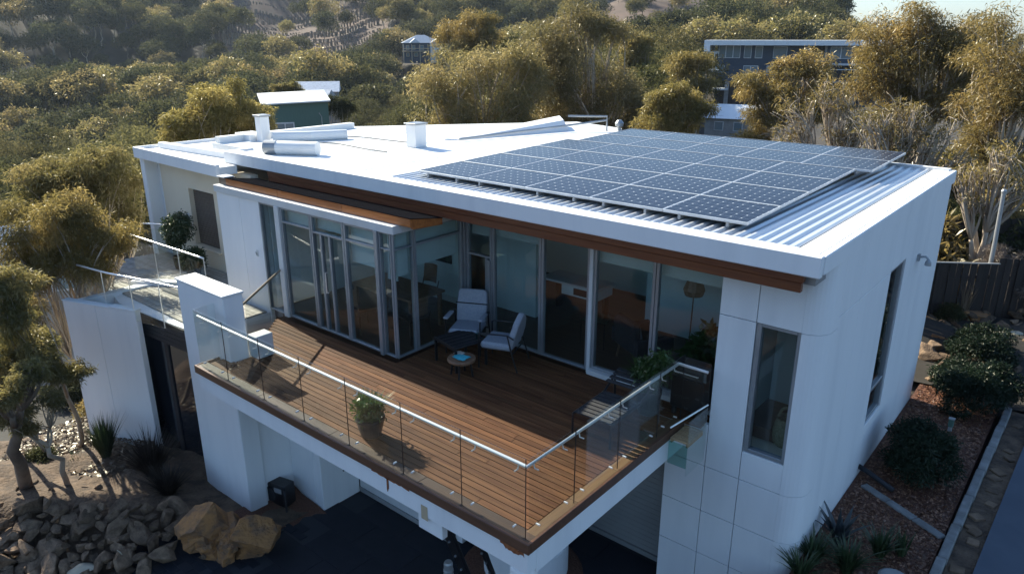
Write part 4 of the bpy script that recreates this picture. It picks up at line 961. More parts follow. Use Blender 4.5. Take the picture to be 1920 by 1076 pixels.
# ------------------------------------------------------------------ under the deck
local(True)
t = thing('round_planter', 'white round drum planter under the deck corner', 'planter', (-2.2, 2.72, 0))
MB().lathe((0,0,0), [(.70,0),(.72,.03),(.72,.62),(.70,.64),(.70,.67),(.72,.69),(.72,1.5),(.66,1.52),(.64,1.3)], 48).build('drum', 'white', t)
MB().lathe((0,0,1.28), [(.64,0),(.60,.05)], 30).build('soil', 'mulch', t)
local(False)
patch_ = MB().lathe((-2.2, 2.6, 0.002), [(1.05, 0), (1.0, .03), (.7, .035)], 30).build('gravel_ring', 'mulch'); tag(patch_, 'ring of dark mulch round the white drum planter', 'mulch', kind='stuff')
def strut(label, px0, py0, y0, px1, py1, w_):
    a = at_y(px0, py0, y0); q = at(px1, py1, 0); t = thing('steel_strut', label, 'strut', q)
    MB().bar(a, q, w_, .05, up=(0, 1, 0)).build('strut_plate', 'black', t, .004)
    for k in (.15, .3, .45, .6): MB().lathe(a.lerp(q, k) + Vector((0, -.05, 0)), [(.018, 0), (.018, .02)], 8).build('bolt', 'alu', t)
strut('broad black slanted steel strut under the deck beam beside the ribbed pipe', 835, 985, .5, 905, 1150, .22)
strut('thin black slanted steel strut in front of the white drum planter', 900, 1015, .9, 945, 1130, .10)
local(True)
t = thing('ribbed_pipe', 'short grey ribbed pipe stub standing on the driveway under the deck', 'pipe', tuple(at(842, 1102, 0)))
MB().lathe((0,0,0), [(.075,0),(.075,.25),(.085,.26),(.085,.29),(.075,.30),(.075,.34),(.085,.35),(.085,.38),(.075,.39),(.075,.50),(.06,.53)], 18).build('pipe_body', 'galv', t)
t = thing('heat_pump', 'small black outdoor unit against the block wall under the deck', 'utility box', (-7.0, 1.05, 0.05), R(14))
B((-.28, -.14, 0), (.28, .14, .46), 'casing', 'black', t, .015); MB().tube([(-.1, -.142, .23), (-.1, -.156, .23)], .15, 20).build('fan_grille', 'darkcap', t)
MB().tube([(.22, -.1, .4), (.34, -.2, .34), (.36, -.22, 0)], .02, 8).build('hose', 'darkcap', t)
B((.02, -.148, .3), (.2, -.141, .4), 'label_plate', 'concrete', t, 0)
local(False)
# ------------------------------------------------------------------ rocks
def rock_mesh(seed, n=16, flat=.75, m='rock', sub=1, rough=.05):
    rg = np.random.default_rng(seed); P = unit(rg.normal(size=(n, 3))) * rg.uniform(.75, 1.05, (n, 1)) * np.array([1, .8, flat])
    bm = bmesh.new()
    for p in P: bm.verts.new(p)
    bmesh.ops.convex_hull(bm, input=bm.verts); bmesh.ops.delete(bm, geom=[v for v in bm.verts if not v.link_faces], context='VERTS')
    bmesh.ops.dissolve_limit(bm, angle_limit=.28, verts=bm.verts, edges=bm.edges)
    bmesh.ops.bevel(bm, geom=bm.edges[:], offset=.045, segments=1, affect='EDGES', clamp_overlap=True)
    bmesh.ops.triangulate(bm, faces=bm.faces)
    for _ in range(sub):
        bmesh.ops.subdivide_edges(bm, edges=[e for e in bm.edges if e.calc_length() > .35], cuts=1, use_grid_fill=True); bmesh.ops.triangulate(bm, faces=bm.faces)
    ph = rg.uniform(0, 6, 3)
    for v in bm.verts:
        c = v.co; k = math.sin(c.x*5+ph[0])*math.sin(c.y*6+ph[1]) + .5*math.sin(c.z*11+c.x*7+ph[2]); v.co = c * (1 + rough*k*.6 + rg.normal()*rough*.22)
    me = bpy.data.meshes.new('rock'); bm.to_mesh(me); bm.free(); me.materials.append(M[m]); me.update(); return me
ROCKS = [rock_mesh(s, 12 + s % 6, .6 + .1*(s % 4)) for s in range(9)]
def boulder_mesh(seed, m='sandstone'):
    rg = random.Random(seed); bm = bmesh.new(); off = 0
    for k in range(3):
        b2 = bmesh.new(); bmesh.ops.create_cube(b2, size=2); bmesh.ops.subdivide_edges(b2, edges=b2.edges[:], cuts=3, use_grid_fill=True)
        th_ = .30 + rg.uniform(-.05, .08)
        for v in b2.verts: v.co = Vector((v.co.x*(1 - .12*k), v.co.y*(.82 - .1*k), v.co.z*th_))
        for _ in range(9):
            n = Vector((rg.uniform(-1, 1), rg.uniform(-1, 1), rg.uniform(-.55, .55))).normalized(); g = b2.verts[:]+b2.edges[:]+b2.faces[:]
            r_ = bmesh.ops.bisect_plane(b2, geom=g, plane_co=n*rg.uniform(.52, .8), plane_no=n, clear_outer=True); ed = [e for e in r_['geom_cut'] if isinstance(e, bmesh.types.BMEdge)]
            if ed: bmesh.ops.edgeloop_fill(b2, edges=ed)
        bmesh.ops.triangulate(b2, faces=b2.faces); bmesh.ops.subdivide_edges(b2, edges=[e for e in b2.edges if e.calc_length() > .3], cuts=1); bmesh.ops.triangulate(b2, faces=b2.faces)
        T = Matrix.Translation((rg.uniform(-.12, .12), rg.uniform(-.12, .12), -.55 + k*.52)) @ Matrix.Rotation(rg.uniform(-.12, .12), 4, 'X') @ Matrix.Rotation(rg.uniform(-.5, .5), 4, 'Z')
        for v in b2.verts:
            c = v.co; c += Vector((rg.gauss(0, .018), rg.gauss(0, .018), rg.gauss(0, .012))); v.co = T @ c
        tm = bpy.data.meshes.new('tmp'); b2.to_mesh(tm); b2.free(); bm.from_mesh(tm); bpy.data.meshes.remove(tm)
    me = bpy.data.meshes.new('boulder'); bm.to_mesh(me); bm.free(); me.materials.append(M[m]); me.update(); return me
SAND = [boulder_mesh(40+s) for s in range(4)]
def rock(me, loc, size, rot, label, group=None, name='rock'):
    o = obj(name, me); o.location = loc; o.scale = size if hasattr(size, '__len__') else (size,)*3; o.rotation_euler = rot; return tag(o, label, 'rock', group)
    o = obj(name, me); o.location = loc; o.scale = size if hasattr(size, '__len__') else (size,)*3; o.rotation_euler = rot; return tag(o, label, 'rock', group)
rr_ = random.Random(4)
G1 = 'rocks of the rubble bank at lower left'
# dry stacked rubble bank falling from the soil bank to the driveway
def bank_z(py): return max(-.05, .78*(1 - (py-940)/150))
py = 948
while py < 1100:
    px = -30 + rr_.uniform(0, 20)
    while px < 345 - max(0, (py-1000))*.9:
        p = at(px, py, bank_z(py)*(1.0 if px < 220 else 1 - (px-220)/260)); sz = rr_.choice((rr_.uniform(.09, .15), rr_.uniform(.14, .22), rr_.uniform(.2, .3)))
        rock(ROCKS[rr_.randrange(9)], (p.x, p.y, p.z + rr_.uniform(-.06, .03)), (sz*rr_.uniform(.9, 1.35), sz, sz*rr_.uniform(.75, 1.1)), (rr_.uniform(-.6, .6), rr_.uniform(-.6, .6), rr_.uniform(0, 6)),
             ('large' if sz > .19 else 'mid sized' if sz > .155 else 'small') + ' angular rock in the ' + ('top' if py < 970 else 'upper' if py < 1000 else 'middle' if py < 1035 else 'bottom') + ' course of the rubble, ' + ('at the left edge' if px < 60 else 'left part' if px < 130 else 'middle part' if px < 210 else 'right part' if px < 280 else 'by the boulders'), G1)
        px += rr_.uniform(20, 36)
    py += 19
for i in range(46):
    p = at(rr_.uniform(0, 480), rr_.uniform(925, 1060), .12); sz = rr_.uniform(.04, .11)
    if p.x > -6.5: continue
    rock(ROCKS[rr_.randrange(9)], (p.x, p.y, .10 + max(0, (-7.6 - p.x))*.2), sz, (rr_.uniform(-1, 1), rr_.uniform(-1, 1), rr_.uniform(0, 6)), 'small loose stone between the rubble rocks', 'loose stones on the rubble bank')
# large boulders
def boulder(me, px, py, z, size, rot, label): p = at(px, py, z); return rock(me, (p.x, p.y, z), size, rot, label, name='boulder')
boulder(SAND[0], 388, 990, .40, (.55, .40, .44), (.35, -.55, R(40)), 'long ochre sandstone boulder leaning beside the white pier')
boulder(SAND[1], 478, 1004, .36, (.46, .40, .46), (.75, .2, R(70)), 'blocky ochre sandstone boulder nearest the driveway under the deck')
boulder(SAND[2], 385, 1022, .18, (.32, .22, .34), (.2, -.3, R(20)), 'small ochre boulder in front of the long sandstone boulder')
boulder(SAND[3], 425, 1030, .16, (.26, .22, .34), (-.2, .3, R(-30)), 'small ochre boulder at the foot of the blocky sandstone boulder')
boulder(rock_mesh(77, 9, .8, 'palerock', 1, .03), 232, 1048, .20, (.30, .26, .34), (.1, .1, R(15)), 'pale squared stone block at the bottom of the rubble bank')
boulder(rock_mesh(78, 12, .5, 'palerock', 1, .05), 160, 1075, .12, (.42, .30, .24), (.1, .1, R(50)), 'flat pale grey stone at the bottom edge of the rubble bank')
# soil bank behind the rubble
def patch(name, m, pts_z, seed, amp=.05, kind='structure', res=.22):
    xs_ = [p[0] for p in pts_z]; ys_ = [p[1] for p in pts_z]
    x0, x1, y0, y1 = min(xs_), max(xs_), min(ys_), max(ys_); nx, ny = int((x1-x0)/res)+2, int((y1-y0)/res)+2; rg = np.random.default_rng(seed)
    px_, py_, pz_ = [np.array([p[k] for p in pts_z]) for k in range(3)]; vs = []
    for j in range(ny):
        for i in range(nx):
            x, y = x0 + (x1-x0)*i/(nx-1), y0 + (y1-y0)*j/(ny-1); d = 1/((px_-x)**2+(py_-y)**2+.05)**1.5
            vs.append((x, y, float((d*pz_).sum()/d.sum()) + rg.normal()*amp*.3 + amp*math.sin(x*2.1+y*1.7)*math.cos(y*2.7-x)))
    fs = [(j*nx+i, j*nx+i+1, (j+1)*nx+i+1, (j+1)*nx+i) for j in range(ny-1) for i in range(nx-1)]
    o = MB().add(vs, fs).build(name, m, None, smooth=True); o['kind'] = kind; return o
sb = [(px, py, z) for px, py, z in ((-40,940,.70),(60,935,.68),(160,930,.62),(250,935,.5),(330,940,.32),(-40,1060,.0),(60,1060,-.02),(200,1050,-.06),(300,1030,-.1),(400,990,.0),(-60,900,.55),(60,890,.42),(150,880,.2),(220,900,.25),(320,910,.2),(420,940,.1),(-80,840,.1),(40,830,-.1),(120,840,-.15),(500,960,.05),(430,1060,-.16),(-150,1050,.3))]
patch('soil_bank', 'soil', [(*at(px, py, z).xy, z) for px, py, z in sb] + [(-15, -1, -1.2), (-15, -4, -.8), (-15, 1.8, -1.4), (-11.5, 1, -.2), (-8, 1, .0), (-6.6, -5, -.4), (-9, -5.5, .1)], 2, .04)
patch('mulch_corner', 'mulch', [(-7.3, 1.42, .22), (-6.36, 1.42, .12), (-7.1, .2, .12), (-6.5, .75, .02), (-6.1, 1.2, -.05), (-6.0, .3, -.1)], 3, .02, res=.12)
# right hand rocks and terrace behind the bed
patch('rock_terrace', 'terrain', [(1.9, 11.6, 1.36), (3.5, 11.6, 1.36), (2.0, 12.6, 1.55), (4.2, 12.6, 1.7), (1.5, 13.9, 1.95), (3.2, 14.4, 2.05), (6, 14, 2.0), (0, 14.5, 1.8), (6, 17, 2.2), (0, 17, 2.0), (7.5, 12, 1.6)], 6, .05, res=.3)
for i in range(52):
    p = at(rr_.uniform(1735, 1930), rr_.uniform(595, 705), 1.75); sz = rr_.uniform(.12, .34)
    rock(ROCKS[rr_.randrange(9)], (p.x, p.y, 1.45 + max(0, p.y-11.8)*.17), (sz*1.3, sz, sz*.8), (rr_.uniform(-.5, .5), rr_.uniform(-.5, .5), rr_.uniform(0, 6)), ('large' if sz > .26 else 'mid sized' if sz > .18 else 'small') + ' dark garden rock ' + ('beside the white wall' if p.x < 2.0 else 'in the middle of the terrace' if p.x < 3.2 else 'at the right end of the terrace') + (' just below the fence' if p.y > 13.6 else ' behind the bed' if p.y < 12.4 else ''), 'garden rocks below the fence')
p = at(1890, 618, 2.15); rock(rock_mesh(79, 11, .6, 'palerock', 2, .05), (p.x, p.y, 1.95), (.55, .40, .36), (0, .1, .6), 'large sunlit pale boulder below the paling fence', name='boulder')
p = at(1850, 605, 2.0); rock(SAND[2], (p.x-.3, p.y+.3, 1.95), (.5, .3, .2), (0, .1, .2), 'flat grey boulder behind the sunlit pale boulder', name='boulder')
p = at(1765, 640, 1.7); rock(SAND[1], (p.x, p.y, 1.65), (.30, .22, .22), (0, .2, .6), 'ochre rock beside the white wall below the fence', name='boulder')
p = at(1790, 690, 1.5); rock(ROCKS[3], (p.x, p.y, 1.5), (.55, .45, .3), (0, .1, .9), 'broad grey rock between the white wall and the dark shrub', name='boulder')
p = at(1900, 720, 1.5); rock(ROCKS[5], (p.x, p.y, 1.5), (.6, .5, .3), (0, .1, .4), 'large shaded rock at the right edge beside the path', name='boulder')

# ------------------------------------------------------------------ mulch chips (loose cover)
def chips(name, label, region, n, m, seed, zf, size=(.02, .06)):
    rg = np.random.default_rng(seed); out = []
    x0, x1, y0, y1 = region; x = rg.uniform(x0, x1, n); y = rg.uniform(y0, y1, n); z = np.array([zf(a, b) for a, b in zip(x, y)]) + .008
    C = np.stack([x, y, z], 1); D = unit(np.stack([rg.normal(size=n), rg.normal(size=n), rg.normal(0, .25, n)], 1)); S = unit(np.cross(D, np.array([0, 0, 1.]) + rg.normal(0, .35, (n, 3))))
    L = rg.uniform(*size, (n, 1)); W = L * rg.uniform(.3, .7, (n, 1))
    Q = np.stack([C - D*L*.5 - S*W*.5, C + D*L*.5 - S*W*.4, C + D*L*.5 + S*W*.5, C - D*L*.4 + S*W*.5], 1)
    o = obj(name, quads_mesh(name, Q, m, rg.uniform(0, 1, n))); tag(o, label, 'mulch', kind='stuff'); return o
M['chipleaf'] = leaf_mat('bark_chip_cover', (.055, .024, .013), (.13, .06, .031), (.29, .155, .08), .05)
M['litterleaf'] = leaf_mat('leaf_litter_cover', (.05, .032, .02), (.10, .068, .044), (.19, .14, .095), .1)
chips('bark_chips', 'loose red brown bark chips covering the garden bed', (1.85, 3.30, 2.6, 12.0), 15000, 'chipleaf', 8, lambda x, y: 1.362)
chips('leaf_litter', 'dry fallen leaves and twigs scattered over the soil bank', (-14, -8.3, -4.0, .4), 9000, 'litterleaf', 9, lambda x, y: .02 + max(0, -x-8.2)*.18 - max(0, -x-10.2)*.30 - .1, (.04, .12))

# ------------------------------------------------------------------ garden plants
def plant(name, label, cat, loc, parts, group=None, rz=0):
    local(True); t = thing(name, label, cat, loc, rz, group)
    for nm, me in parts: obj(nm, me, t)
    local(False); return t
def shrub_mesh(seed, R_, n, m, ln, wd, nc=14, flat=.8, droop=.1):
    rg = np.random.default_rng(seed); cl = clump_set(rg, nc, (0, 0, R_[2]*.55), R_, R_[0]*.42, flat, -.4); q, r_ = crown_leaves(rg, cl, n, ln, wd, droop, .45)
    q[..., 2] = np.maximum(q[..., 2], .01); return quads_mesh('foliage', q, m, r_), cl
def shrub(label, loc, R_, n, m, ln=.07, wd=.028, seed=1, nc=14, bark='bark_dark', name='shrub', group=None):
    me, cl = shrub_mesh(seed, R_, n, m, ln, wd, nc); st = limbs(np.random.default_rng(seed), (0, 0, 0), cl, R_[0]*.05, .3, 5).mesh('stem', bark)
    return plant(name, label, 'shrub', loc, [('foliage', me), ('stem', st)], group)
p = at(1718, 880, 1.5); shrub('dense dark green round shrub in the middle of the mulch bed', (p.x+.05, p.y+.1, 1.36), (.62, .72, .62), 16000, 'leaf_dark', .07, .024, 31)
p = at(1815, 745, 1.6); shrub('large dark green shrub behind the irrigation post', (p.x+.15, p.y+.1, 1.36), (.72, .9, .72), 18000, 'leaf_dark', .07, .024, 32)
p = at(1840, 660, 1.8); shrub('dark shrub under the paling fence beside the rocks', (p.x, p.y, 1.55), (.7, .8, .6), 12000, 'leaf_dark', .07, .025, 33)
p = at(1705, 690, 1.6)
shrub('low ground hugging dark shrub at the foot of the white wall corner', (2.35, 11.9, 1.38), (.55, .5, .4), 7000, 'leaf_dark', .06, .022, 34)
# agave and strappy clumps
def strap(label, loc, n, h, spread, wd, m, seed, name='strappy_plant', curve=.6):
    q, r_ = blades(np.random.default_rng(seed), n, h, spread, wd, curve, .08, 5); return plant(name, label, 'plant', loc, [('leaves', quads_mesh('leaves', q, m, r_))])
strap('broad bladed blue grey agave beside the white wall', (2.12, 4.85, 1.36), 26, .62, .95, .075, 'leaf_agave', 3, 'agave', .35)
strap('green strappy clump at the bottom against the wall corner', (1.98, 4.18, 1.36), 150, .52, .95, .022, 'leaf_strap', 4)
strap('green strappy clump in front of the agave at the bottom edge', (2.42, 4.28, 1.36), 170, .55, .95, .022, 'leaf_strap', 5)
strap('green strappy clump between the agave and the crossing kerb', (2.68, 4.95, 1.36), 110, .50, .9, .022, 'leaf_strap', 6)
strap('small strappy clump at the bottom left of the garden bed', (1.95, 3.75, 1.36), 110, .45, .95, .020, 'leaf_strap', 7)
strap('small upright strappy plant near the crossing kerb', (2.92, 5.18, 1.36), 45, .42, .4, .03, 'leaf_strap', 8, curve=.2)
local(True)
t = thing('irrigation_post', 'small pale green irrigation post standing in the mulch bed', 'post', (*at(1780, 808, 1.36).xy, 1.36))
B((-.035, -.035, 0), (.035, .035, .10), 'base', 'concrete', t, .006); B((-.045, -.04, .102), (.045, .04, .26), 'head', 'shedgreen', t, .01); B((-.055, -.05, .262), (.055, .05, .285), 'cap', 'concrete', t, .006)
t = thing('stepping_stone', 'flat round grey stone lying in the mulch bed', 'stone', (2.98, 4.55, 1.36)); MB().lathe((0,0,0), [(.2,0),(.21,.03),(.17,.055),(.05,.06)], 18).build('stone_disc', 'concrete', t)
local(False)
# lower left plants
strap('dark upright tussock grass at the foot of the angled white wall', (-11.05, -.5, .05), 420, 1.0, .5, .02, 'leaf_strap', 11, 'tussock_grass', .25)
strap('bare dark twiggy tussock in front of the slot window', (-9.45, -.25, .12), 700, 1.05, .85, .014, 'leaf_darktwig', 12, 'tussock_grass', .3)
strap('low dark twiggy tussock left of the long sandstone boulder', (-8.6, -.35, .12), 500, .75, .95, .012, 'leaf_darktwig', 13, 'tussock_grass', .4)
strap('small green tuft on the soil beside the tussock grass', (-11.5, -1.0, -.05), 120, .4, .9, .016, 'leaf_strap', 14, 'tussock_grass', .4)
shrub('low grey green bush on the soil bank under the left gum tree', (-11.9, -1.5, .0), (.4, .4, .3), 3000, 'leaf_grey', .06, .022, 35, 8)
# dry plants by the fence
p = at(1805, 590, 2.0); strap('pale dry seed spike plant standing against the dark fence', (p.x, p.y, 1.9), 130, .95, .28, .02, 'leaf_dry', 15, 'dry_plant', .15)
p = at(1790, 600, 2.0); shrub('grey green low bush beside the dry seed spikes', (p.x-.1, p.y, 1.9), (.35, .35, .3), 3000, 'leaf_grey', .06, .02, 36, 8)
p = at(1905, 570, 2.2); shrub('dry grey brown thorny bush at the right end of the fence', (p.x+.2, p.y, 2.0), (.7, .7, .8), 7000, 'leaf_twig', .12, .010, 37, 12, 'twig')

# ------------------------------------------------------------------ fence and pole
fence = thing('paling_fence', 'dark stained timber paling fence beyond the right hand wall', 'fence', (*at(1830, 600, 2.0).xy, 2.0))
fa, fb = Vector((-.2, 13.6, 0)), Vector((6.2, 18.0, 0)); fd = (fb-fa).normalized(); L_ = (fb-fa).length; nrm = Vector((-fd.y, fd.x, 0)); k = 0; s = 0
while s < L_:
    pw_ = rr_.uniform(.13, .16); a = fa + fd*s; h = 3.35 + .02*rr_.uniform(-1, 1) + (.14 if s > 3.2 else 0); off = nrm * (.012 if k % 2 else -.012)
    MB().bar((a + off + Vector((0,0,1.7)))[:], (a + off + Vector((rr_.uniform(-.012,.012), rr_.uniform(-.012,.012), h)))[:], pw_, .02, up=nrm[:]).build('paling', 'fence', fence)
    s += pw_ + rr_.uniform(.004, .018); k += 1
for z in (2.15, 3.0): MB().bar((fa + nrm*.05 + Vector((0,0,z)))[:], (fb + nrm*.05 + Vector((0,0,z)))[:], .05, .08).build('rail', 'fence', fence)
MB().bar((fa - nrm*.004 + Vector((0,0,3.36)))[:], (fa + fd*3.2 - nrm*.004 + Vector((0,0,3.36)))[:], .05, .025).build('capping', 'galv', fence)
f2 = thing('paling_fence', 'second dark fence standing further back behind the paling fence', 'fence', (2, 19, 2))
fa2, fb2 = fa + Vector((-.3, 2.2, 0)), fb + Vector((-1.6, 2.6, 0)); n2 = int((fb2-fa2).length/.16)
for i in range(n2):
    a = fa2.lerp(fb2, i/n2); MB().bar((a + Vector((0,0,1.8)))[:], (a + Vector((0,0,3.9)))[:], .15, .02, up=nrm[:]).build('paling', 'fence', f2)
p0 = at_r(1858, 500, 21.0); p1 = at_r(1882, 362, 21.0)
local(True); t = thing('light_pole', 'leaning grey steel pole behind the paling fence', 'pole', (p0.x, p0.y, 1.9)); dv = Vector((p1.x-p0.x, p1.y-p0.y, 0))
MB().tube([(0,0,-.2), (dv.x*.4, dv.y*.4, (p1.z-1.9)*.6), (dv.x, dv.y, p1.z-1.9)], [.06, .05, .045], 12).build('shaft', 'galv', t); MB().lathe((dv.x, dv.y, p1.z-1.9), [(.055,0),(.06,.05),(.04,.09)], 12).build('cap', 'galv', t); local(False)

# ------------------------------------------------------------------ trees close to the house
def lobes_to_clumps(rng, lobes, dist, fill=.86):
    cl = []
    for lb in lobes:
        px, py, rp = lb[:3]; dd = dist + (lb[3] if len(lb) > 3 else 0); c = np.array(at_r(px, py, dd)); Rm = fill * rp * dd / 1373
        for k in range(10):
            d = unit(rng.normal(size=3)); d[2] = d[2] * .75 + .08; cl.append((c + d * Rm * rng.uniform(.35, .95), (Rm*.50*rng.uniform(.6, 1.3),)*2 + (Rm*.42*rng.uniform(.6, 1.2),), rng.uniform()))
    return cl
LEAF_N, LEAF_S = 1.05, .62
def hero(label, dist, base_px, lobes, m, n, ln, wd, bark='bark_pale', r0=.16, seed=1, droop=.5, twigs=1, fork=.45, shell=.12, fill=.86, name='gum_tree', gz=None, foot=None):
    rng = np.random.default_rng(seed); cl = lobes_to_clumps(rng, lobes, dist, fill); b = at_r(base_px, 300, dist); gz = ground(b.x, b.y) if gz is None else gz
    b = np.array((b.x, b.y, gz)) if foot is None else np.array(at(*foot)); rel = [(c[0]-b, c[1], c[2]) for c in cl]
    q, r_ = crown_leaves(rng, rel, int(n*LEAF_N), ln*LEAF_S, wd*LEAF_S, droop, shell); local(True)
    t = thing(name, label, 'tree', tuple(b)); obj('crown', quads_mesh('crown', q, m, r_), t); limbs(rng, (0, 0, 0), rel, r0, fork, 7, .25 if foot is None else .1, twigs).build('trunk', bark, t, smooth=True); local(False)
    return t
hero('big olive gum tree behind the roof light, left half of the central mass', 44, 880, [(835,175,60),(880,130,55),(930,190,75),(960,120,55),(820,215,45),(870,235,50),(950,240,50),(990,170,55)], 'leaf_light', 52000, .32, .07, seed=51, fill=1.14, r0=.22)
hero('tallest olive gum tree behind the solar array, right half of the central mass', 47, 1080, [(1040,90,60),(1090,50,45),(1130,70,40),(1070,150,75),(1130,165,65),(1160,215,50),(1020,215,50),(1090,225,60),(1000,100,45)], 'leaf_light', 58000, .32, .07, seed=52, fill=1.14, r0=.24)
hero('rounded golden gum tree standing behind the central olive trees', 78, 880, [(850,75,35),(890,50,35),(915,75,30),(870,105,35)], 'leaf_gold', 16000, .45, .11, seed=53, fill=1.02, r0=.2)
hero('small dark gold gum right of the tallest olive tree', 75, 1190, [(1180,90,32),(1205,85,30),(1200,120,30)], 'leaf_gold', 9000, .45, .11, seed=54, fill=1.02, r0=.16)
hero('low golden wattle dome behind the back roof edge', 36, 1262, [(1240,195,36),(1275,185,32),(1300,215,34),(1225,230,34),(1270,235,40)], 'leaf_gold', 26000, .24, .055, seed=55, fill=1.02, r0=.09, name='wattle_bush')
hero('loose olive shrub tree left of the apartment block', 62, 1290, [(1275,130,34),(1305,120,32),(1290,165,36),(1325,160,26)], 'leaf_gold', 12000, .36, .085, seed=56, fill=1.02, r0=.12)
hero('bright golden gum in front of the apartment block', 42, 1500, [(1420,165,36),(1440,205,40),(1490,125,36),(1530,150,40),(1470,175,42),(1525,205,40),(1420,250,38)], 'leaf_gold', 30000, .30, .065, seed=57, fill=1.02, r0=.16, twigs=3)
hero('large spreading golden gum at the upper right with pale twisted limbs', 34, 1740, [(1650,85,55),(1700,60,50),(1740,110,65),(1660,160,55),(1800,90,50),(1850,120,60),(1780,190,55),(1700,200,45)], 'leaf_gold', 44000, .26, .055, seed=58, fill=1.02, r0=.20, twigs=3)
hero('drooping brown olive gum at the right edge with pale trunk', 28, 1890, [(1880,100,70),(1910,190,75),(1850,220,55),(1900,300,70),(1830,290,45)], 'leaf_gold', 30000, .22, .045, seed=59, fill=1.02, r0=.18, twigs=3)
hero('bare branched pale limbed gum behind the right end of the array', 29, 1560, [(1500,210,40),(1560,180,45),(1610,215,42),(1570,255,40),(1480,265,35)], 'leaf_gold', 2700, .22, .05, seed=60, r0=0.15, twigs=7, fork=.35)
hero('tangled pale limbed gum in front of the right hand golden gums', 25, 1700, [(1640,240,42),(1700,225,45),(1760,245,42),(1690,280,40),(1790,300,45)], 'leaf_gold', 2700, .20, .05, seed=61, r0=0.16, twigs=7, fork=.3)
hero('fallen looking bare pale limbs beyond the back right roof corner', 22, 1850, [(1810,330,35),(1880,300,40),(1900,350,45),(1830,370,35)], 'leaf_gold', 1500, .18, .045, seed=62, r0=0.14, twigs=6, fork=.3)
hero('dense green bush between the wall corner and the steel pole', 23.5, 1800, [(1790,440,40),(1820,410,40),(1830,460,36),(1780,470,30)], 'leaf_grey', 20000, .13, .035, 'bark_dark', .06, 63, .2, name='bush')
hero('dark bush right of the steel pole', 25, 1900, [(1900,430,40),(1915,470,36),(1880,400,32)], 'leaf_olive', 13000, .14, .035, 'bark_dark', .06, 64, .2, name='bush')
hero('mauve grey dry bush behind the paling fence', 21.5, 1875, [(1870,480,26),(1895,485,24),(1850,490,18)], 'leaf_twig', 7000, .14, .012, 'twig', .04, 65, -.3, name='dry_bush')
# left side
hero('golden olive domed gum left of the green shed', 31, 420, [(415,200,48),(360,225,42),(460,215,40),(400,240,48),(340,245,35),(480,240,35)], 'leaf_gold', 46000, .22, .05, seed=71, fill=1.02, r0=.12)
hero('dark olive gum beside the cream wall of the left wing', 23, 150, [(110,330,58),(180,315,50),(220,345,45),(70,365,55),(150,380,60),(220,395,45)], 'leaf_olive', 52000, .17, .038, seed=72, fill=1.05, r0=.12)
hero('brown olive gum with thin pale stems left of the terrace rails', 18.5, 110, [(60,440,62),(140,430,58),(200,450,45),(110,490,60),(40,510,55),(180,500,36)], 'leaf_gold', 52000, .14, .030, seed=73, fill=1.05, r0=.09)
hero('soft olive gum filling the left edge between the two nearer gums', 16.2, 30, [(10,640,50),(40,700,40),(5,720,46),(52,590,34),(62,650,28)], 'leaf_gold', 22000, .12, .026, seed=78, fill=1.0, r0=.06, fork=.6, foot=(40, 880, -.6))
hero('nearest gum at the left edge drooping across the angled wall', 14.6, 60, [(22,590,42),(66,655,40),(20,665,46),(102,690,32),(146,695,22),(28,535,38)], 'leaf_olive', 36000, .11, .024, seed=74, fill=1.05, r0=.05, foot=(150, 850, -.3), fork=.7)
hero('small leaning gum with smooth pale stems on the soil bank', 13.6, 125, [(20,770,42),(50,800,26),(100,745,24)], 'leaf_olive', 8000, .11, .024, seed=75, r0=.05, foot=(128, 912, .33), twigs=2, fork=.62)
hero('dark trunked gum at the lower left edge of the soil bank', 12.9, 45, [(5,740,40),(50,705,34)], 'leaf_olive', 9000, .10, .022, 'bark_dark', .11, 76, foot=(48, 908, .48), twigs=2, fork=.75)
local(False)
fl_ = MB(); fl_.tube([np.array(at(160, 870, -.1)), np.array(at(110, 878, -.02)), np.array(at(55, 872, .0)), np.array(at(-10, 880, .1))], [.05, .06, .055, .05], 8)
tag(fl_.build('fallen_log', 'bark_pale', None, smooth=True), 'pale fallen gum log lying across the soil at the left', 'log')
# understory shrubs between house and valley
rgu = np.random.default_rng(91); UND = []
for k in range(4):
    me, cl = shrub_mesh(200+k, (1.5, 1.5, 1.2), 5200, ('leaf_gold', 'leaf_olive', 'leaf_grey', 'leaf_twig')[k], .26, .06 if k < 3 else .03, 12); UND.append((me, limbs(np.random.default_rng(k), (0,0,0), cl, .05, .3, 5).mesh('stem', 'bark_dark')))
nu = 0
for (px0, px1, r0, r1, n) in ((0, 300, 19, 45, 26), (300, 640, 27, 60, 30), (600, 1250, 30, 62, 40), (1200, 1700, 27, 60, 44), (1700, 1920, 22, 40, 26)):
    for i in range(n):
        px = rgu.uniform(px0, px1); dd = rgu.uniform(r0, r1); b = at_r(px, 300, dd); k = rgu.integers(0, 4); s = rgu.uniform(.5, 1.25)
        local(True); t = thing('bush', ('golden', 'olive', 'grey green', 'bare twiggy')[k] + (' large' if s > 1 else ' small' if s < .75 else '') + ' bush below the gums ' + next(n for x, n in ((150, 'at the left edge'), (300, 'left of the left wing'), (450, 'above the left wing roof'), (640, 'before the green shed'), (800, 'behind the chimney'), (1000, 'behind the roof light'), (1200, 'behind the back of the array'), (1400, 'below the navy apartments'), (1600, 'behind the right end of the array'), (1760, 'beyond the back right roof corner'), (3000, 'behind the paling fence')) if px < x), 'bush', (b.x, b.y, ground(b.x, b.y)-.05), rgu.uniform(0, 6), 'scrub around the house'); t.scale = (s, s, s*rgu.uniform(.8, 1.2))
        obj('foliage', UND[k][0], t); obj('stem', UND[k][1], t); local(False)

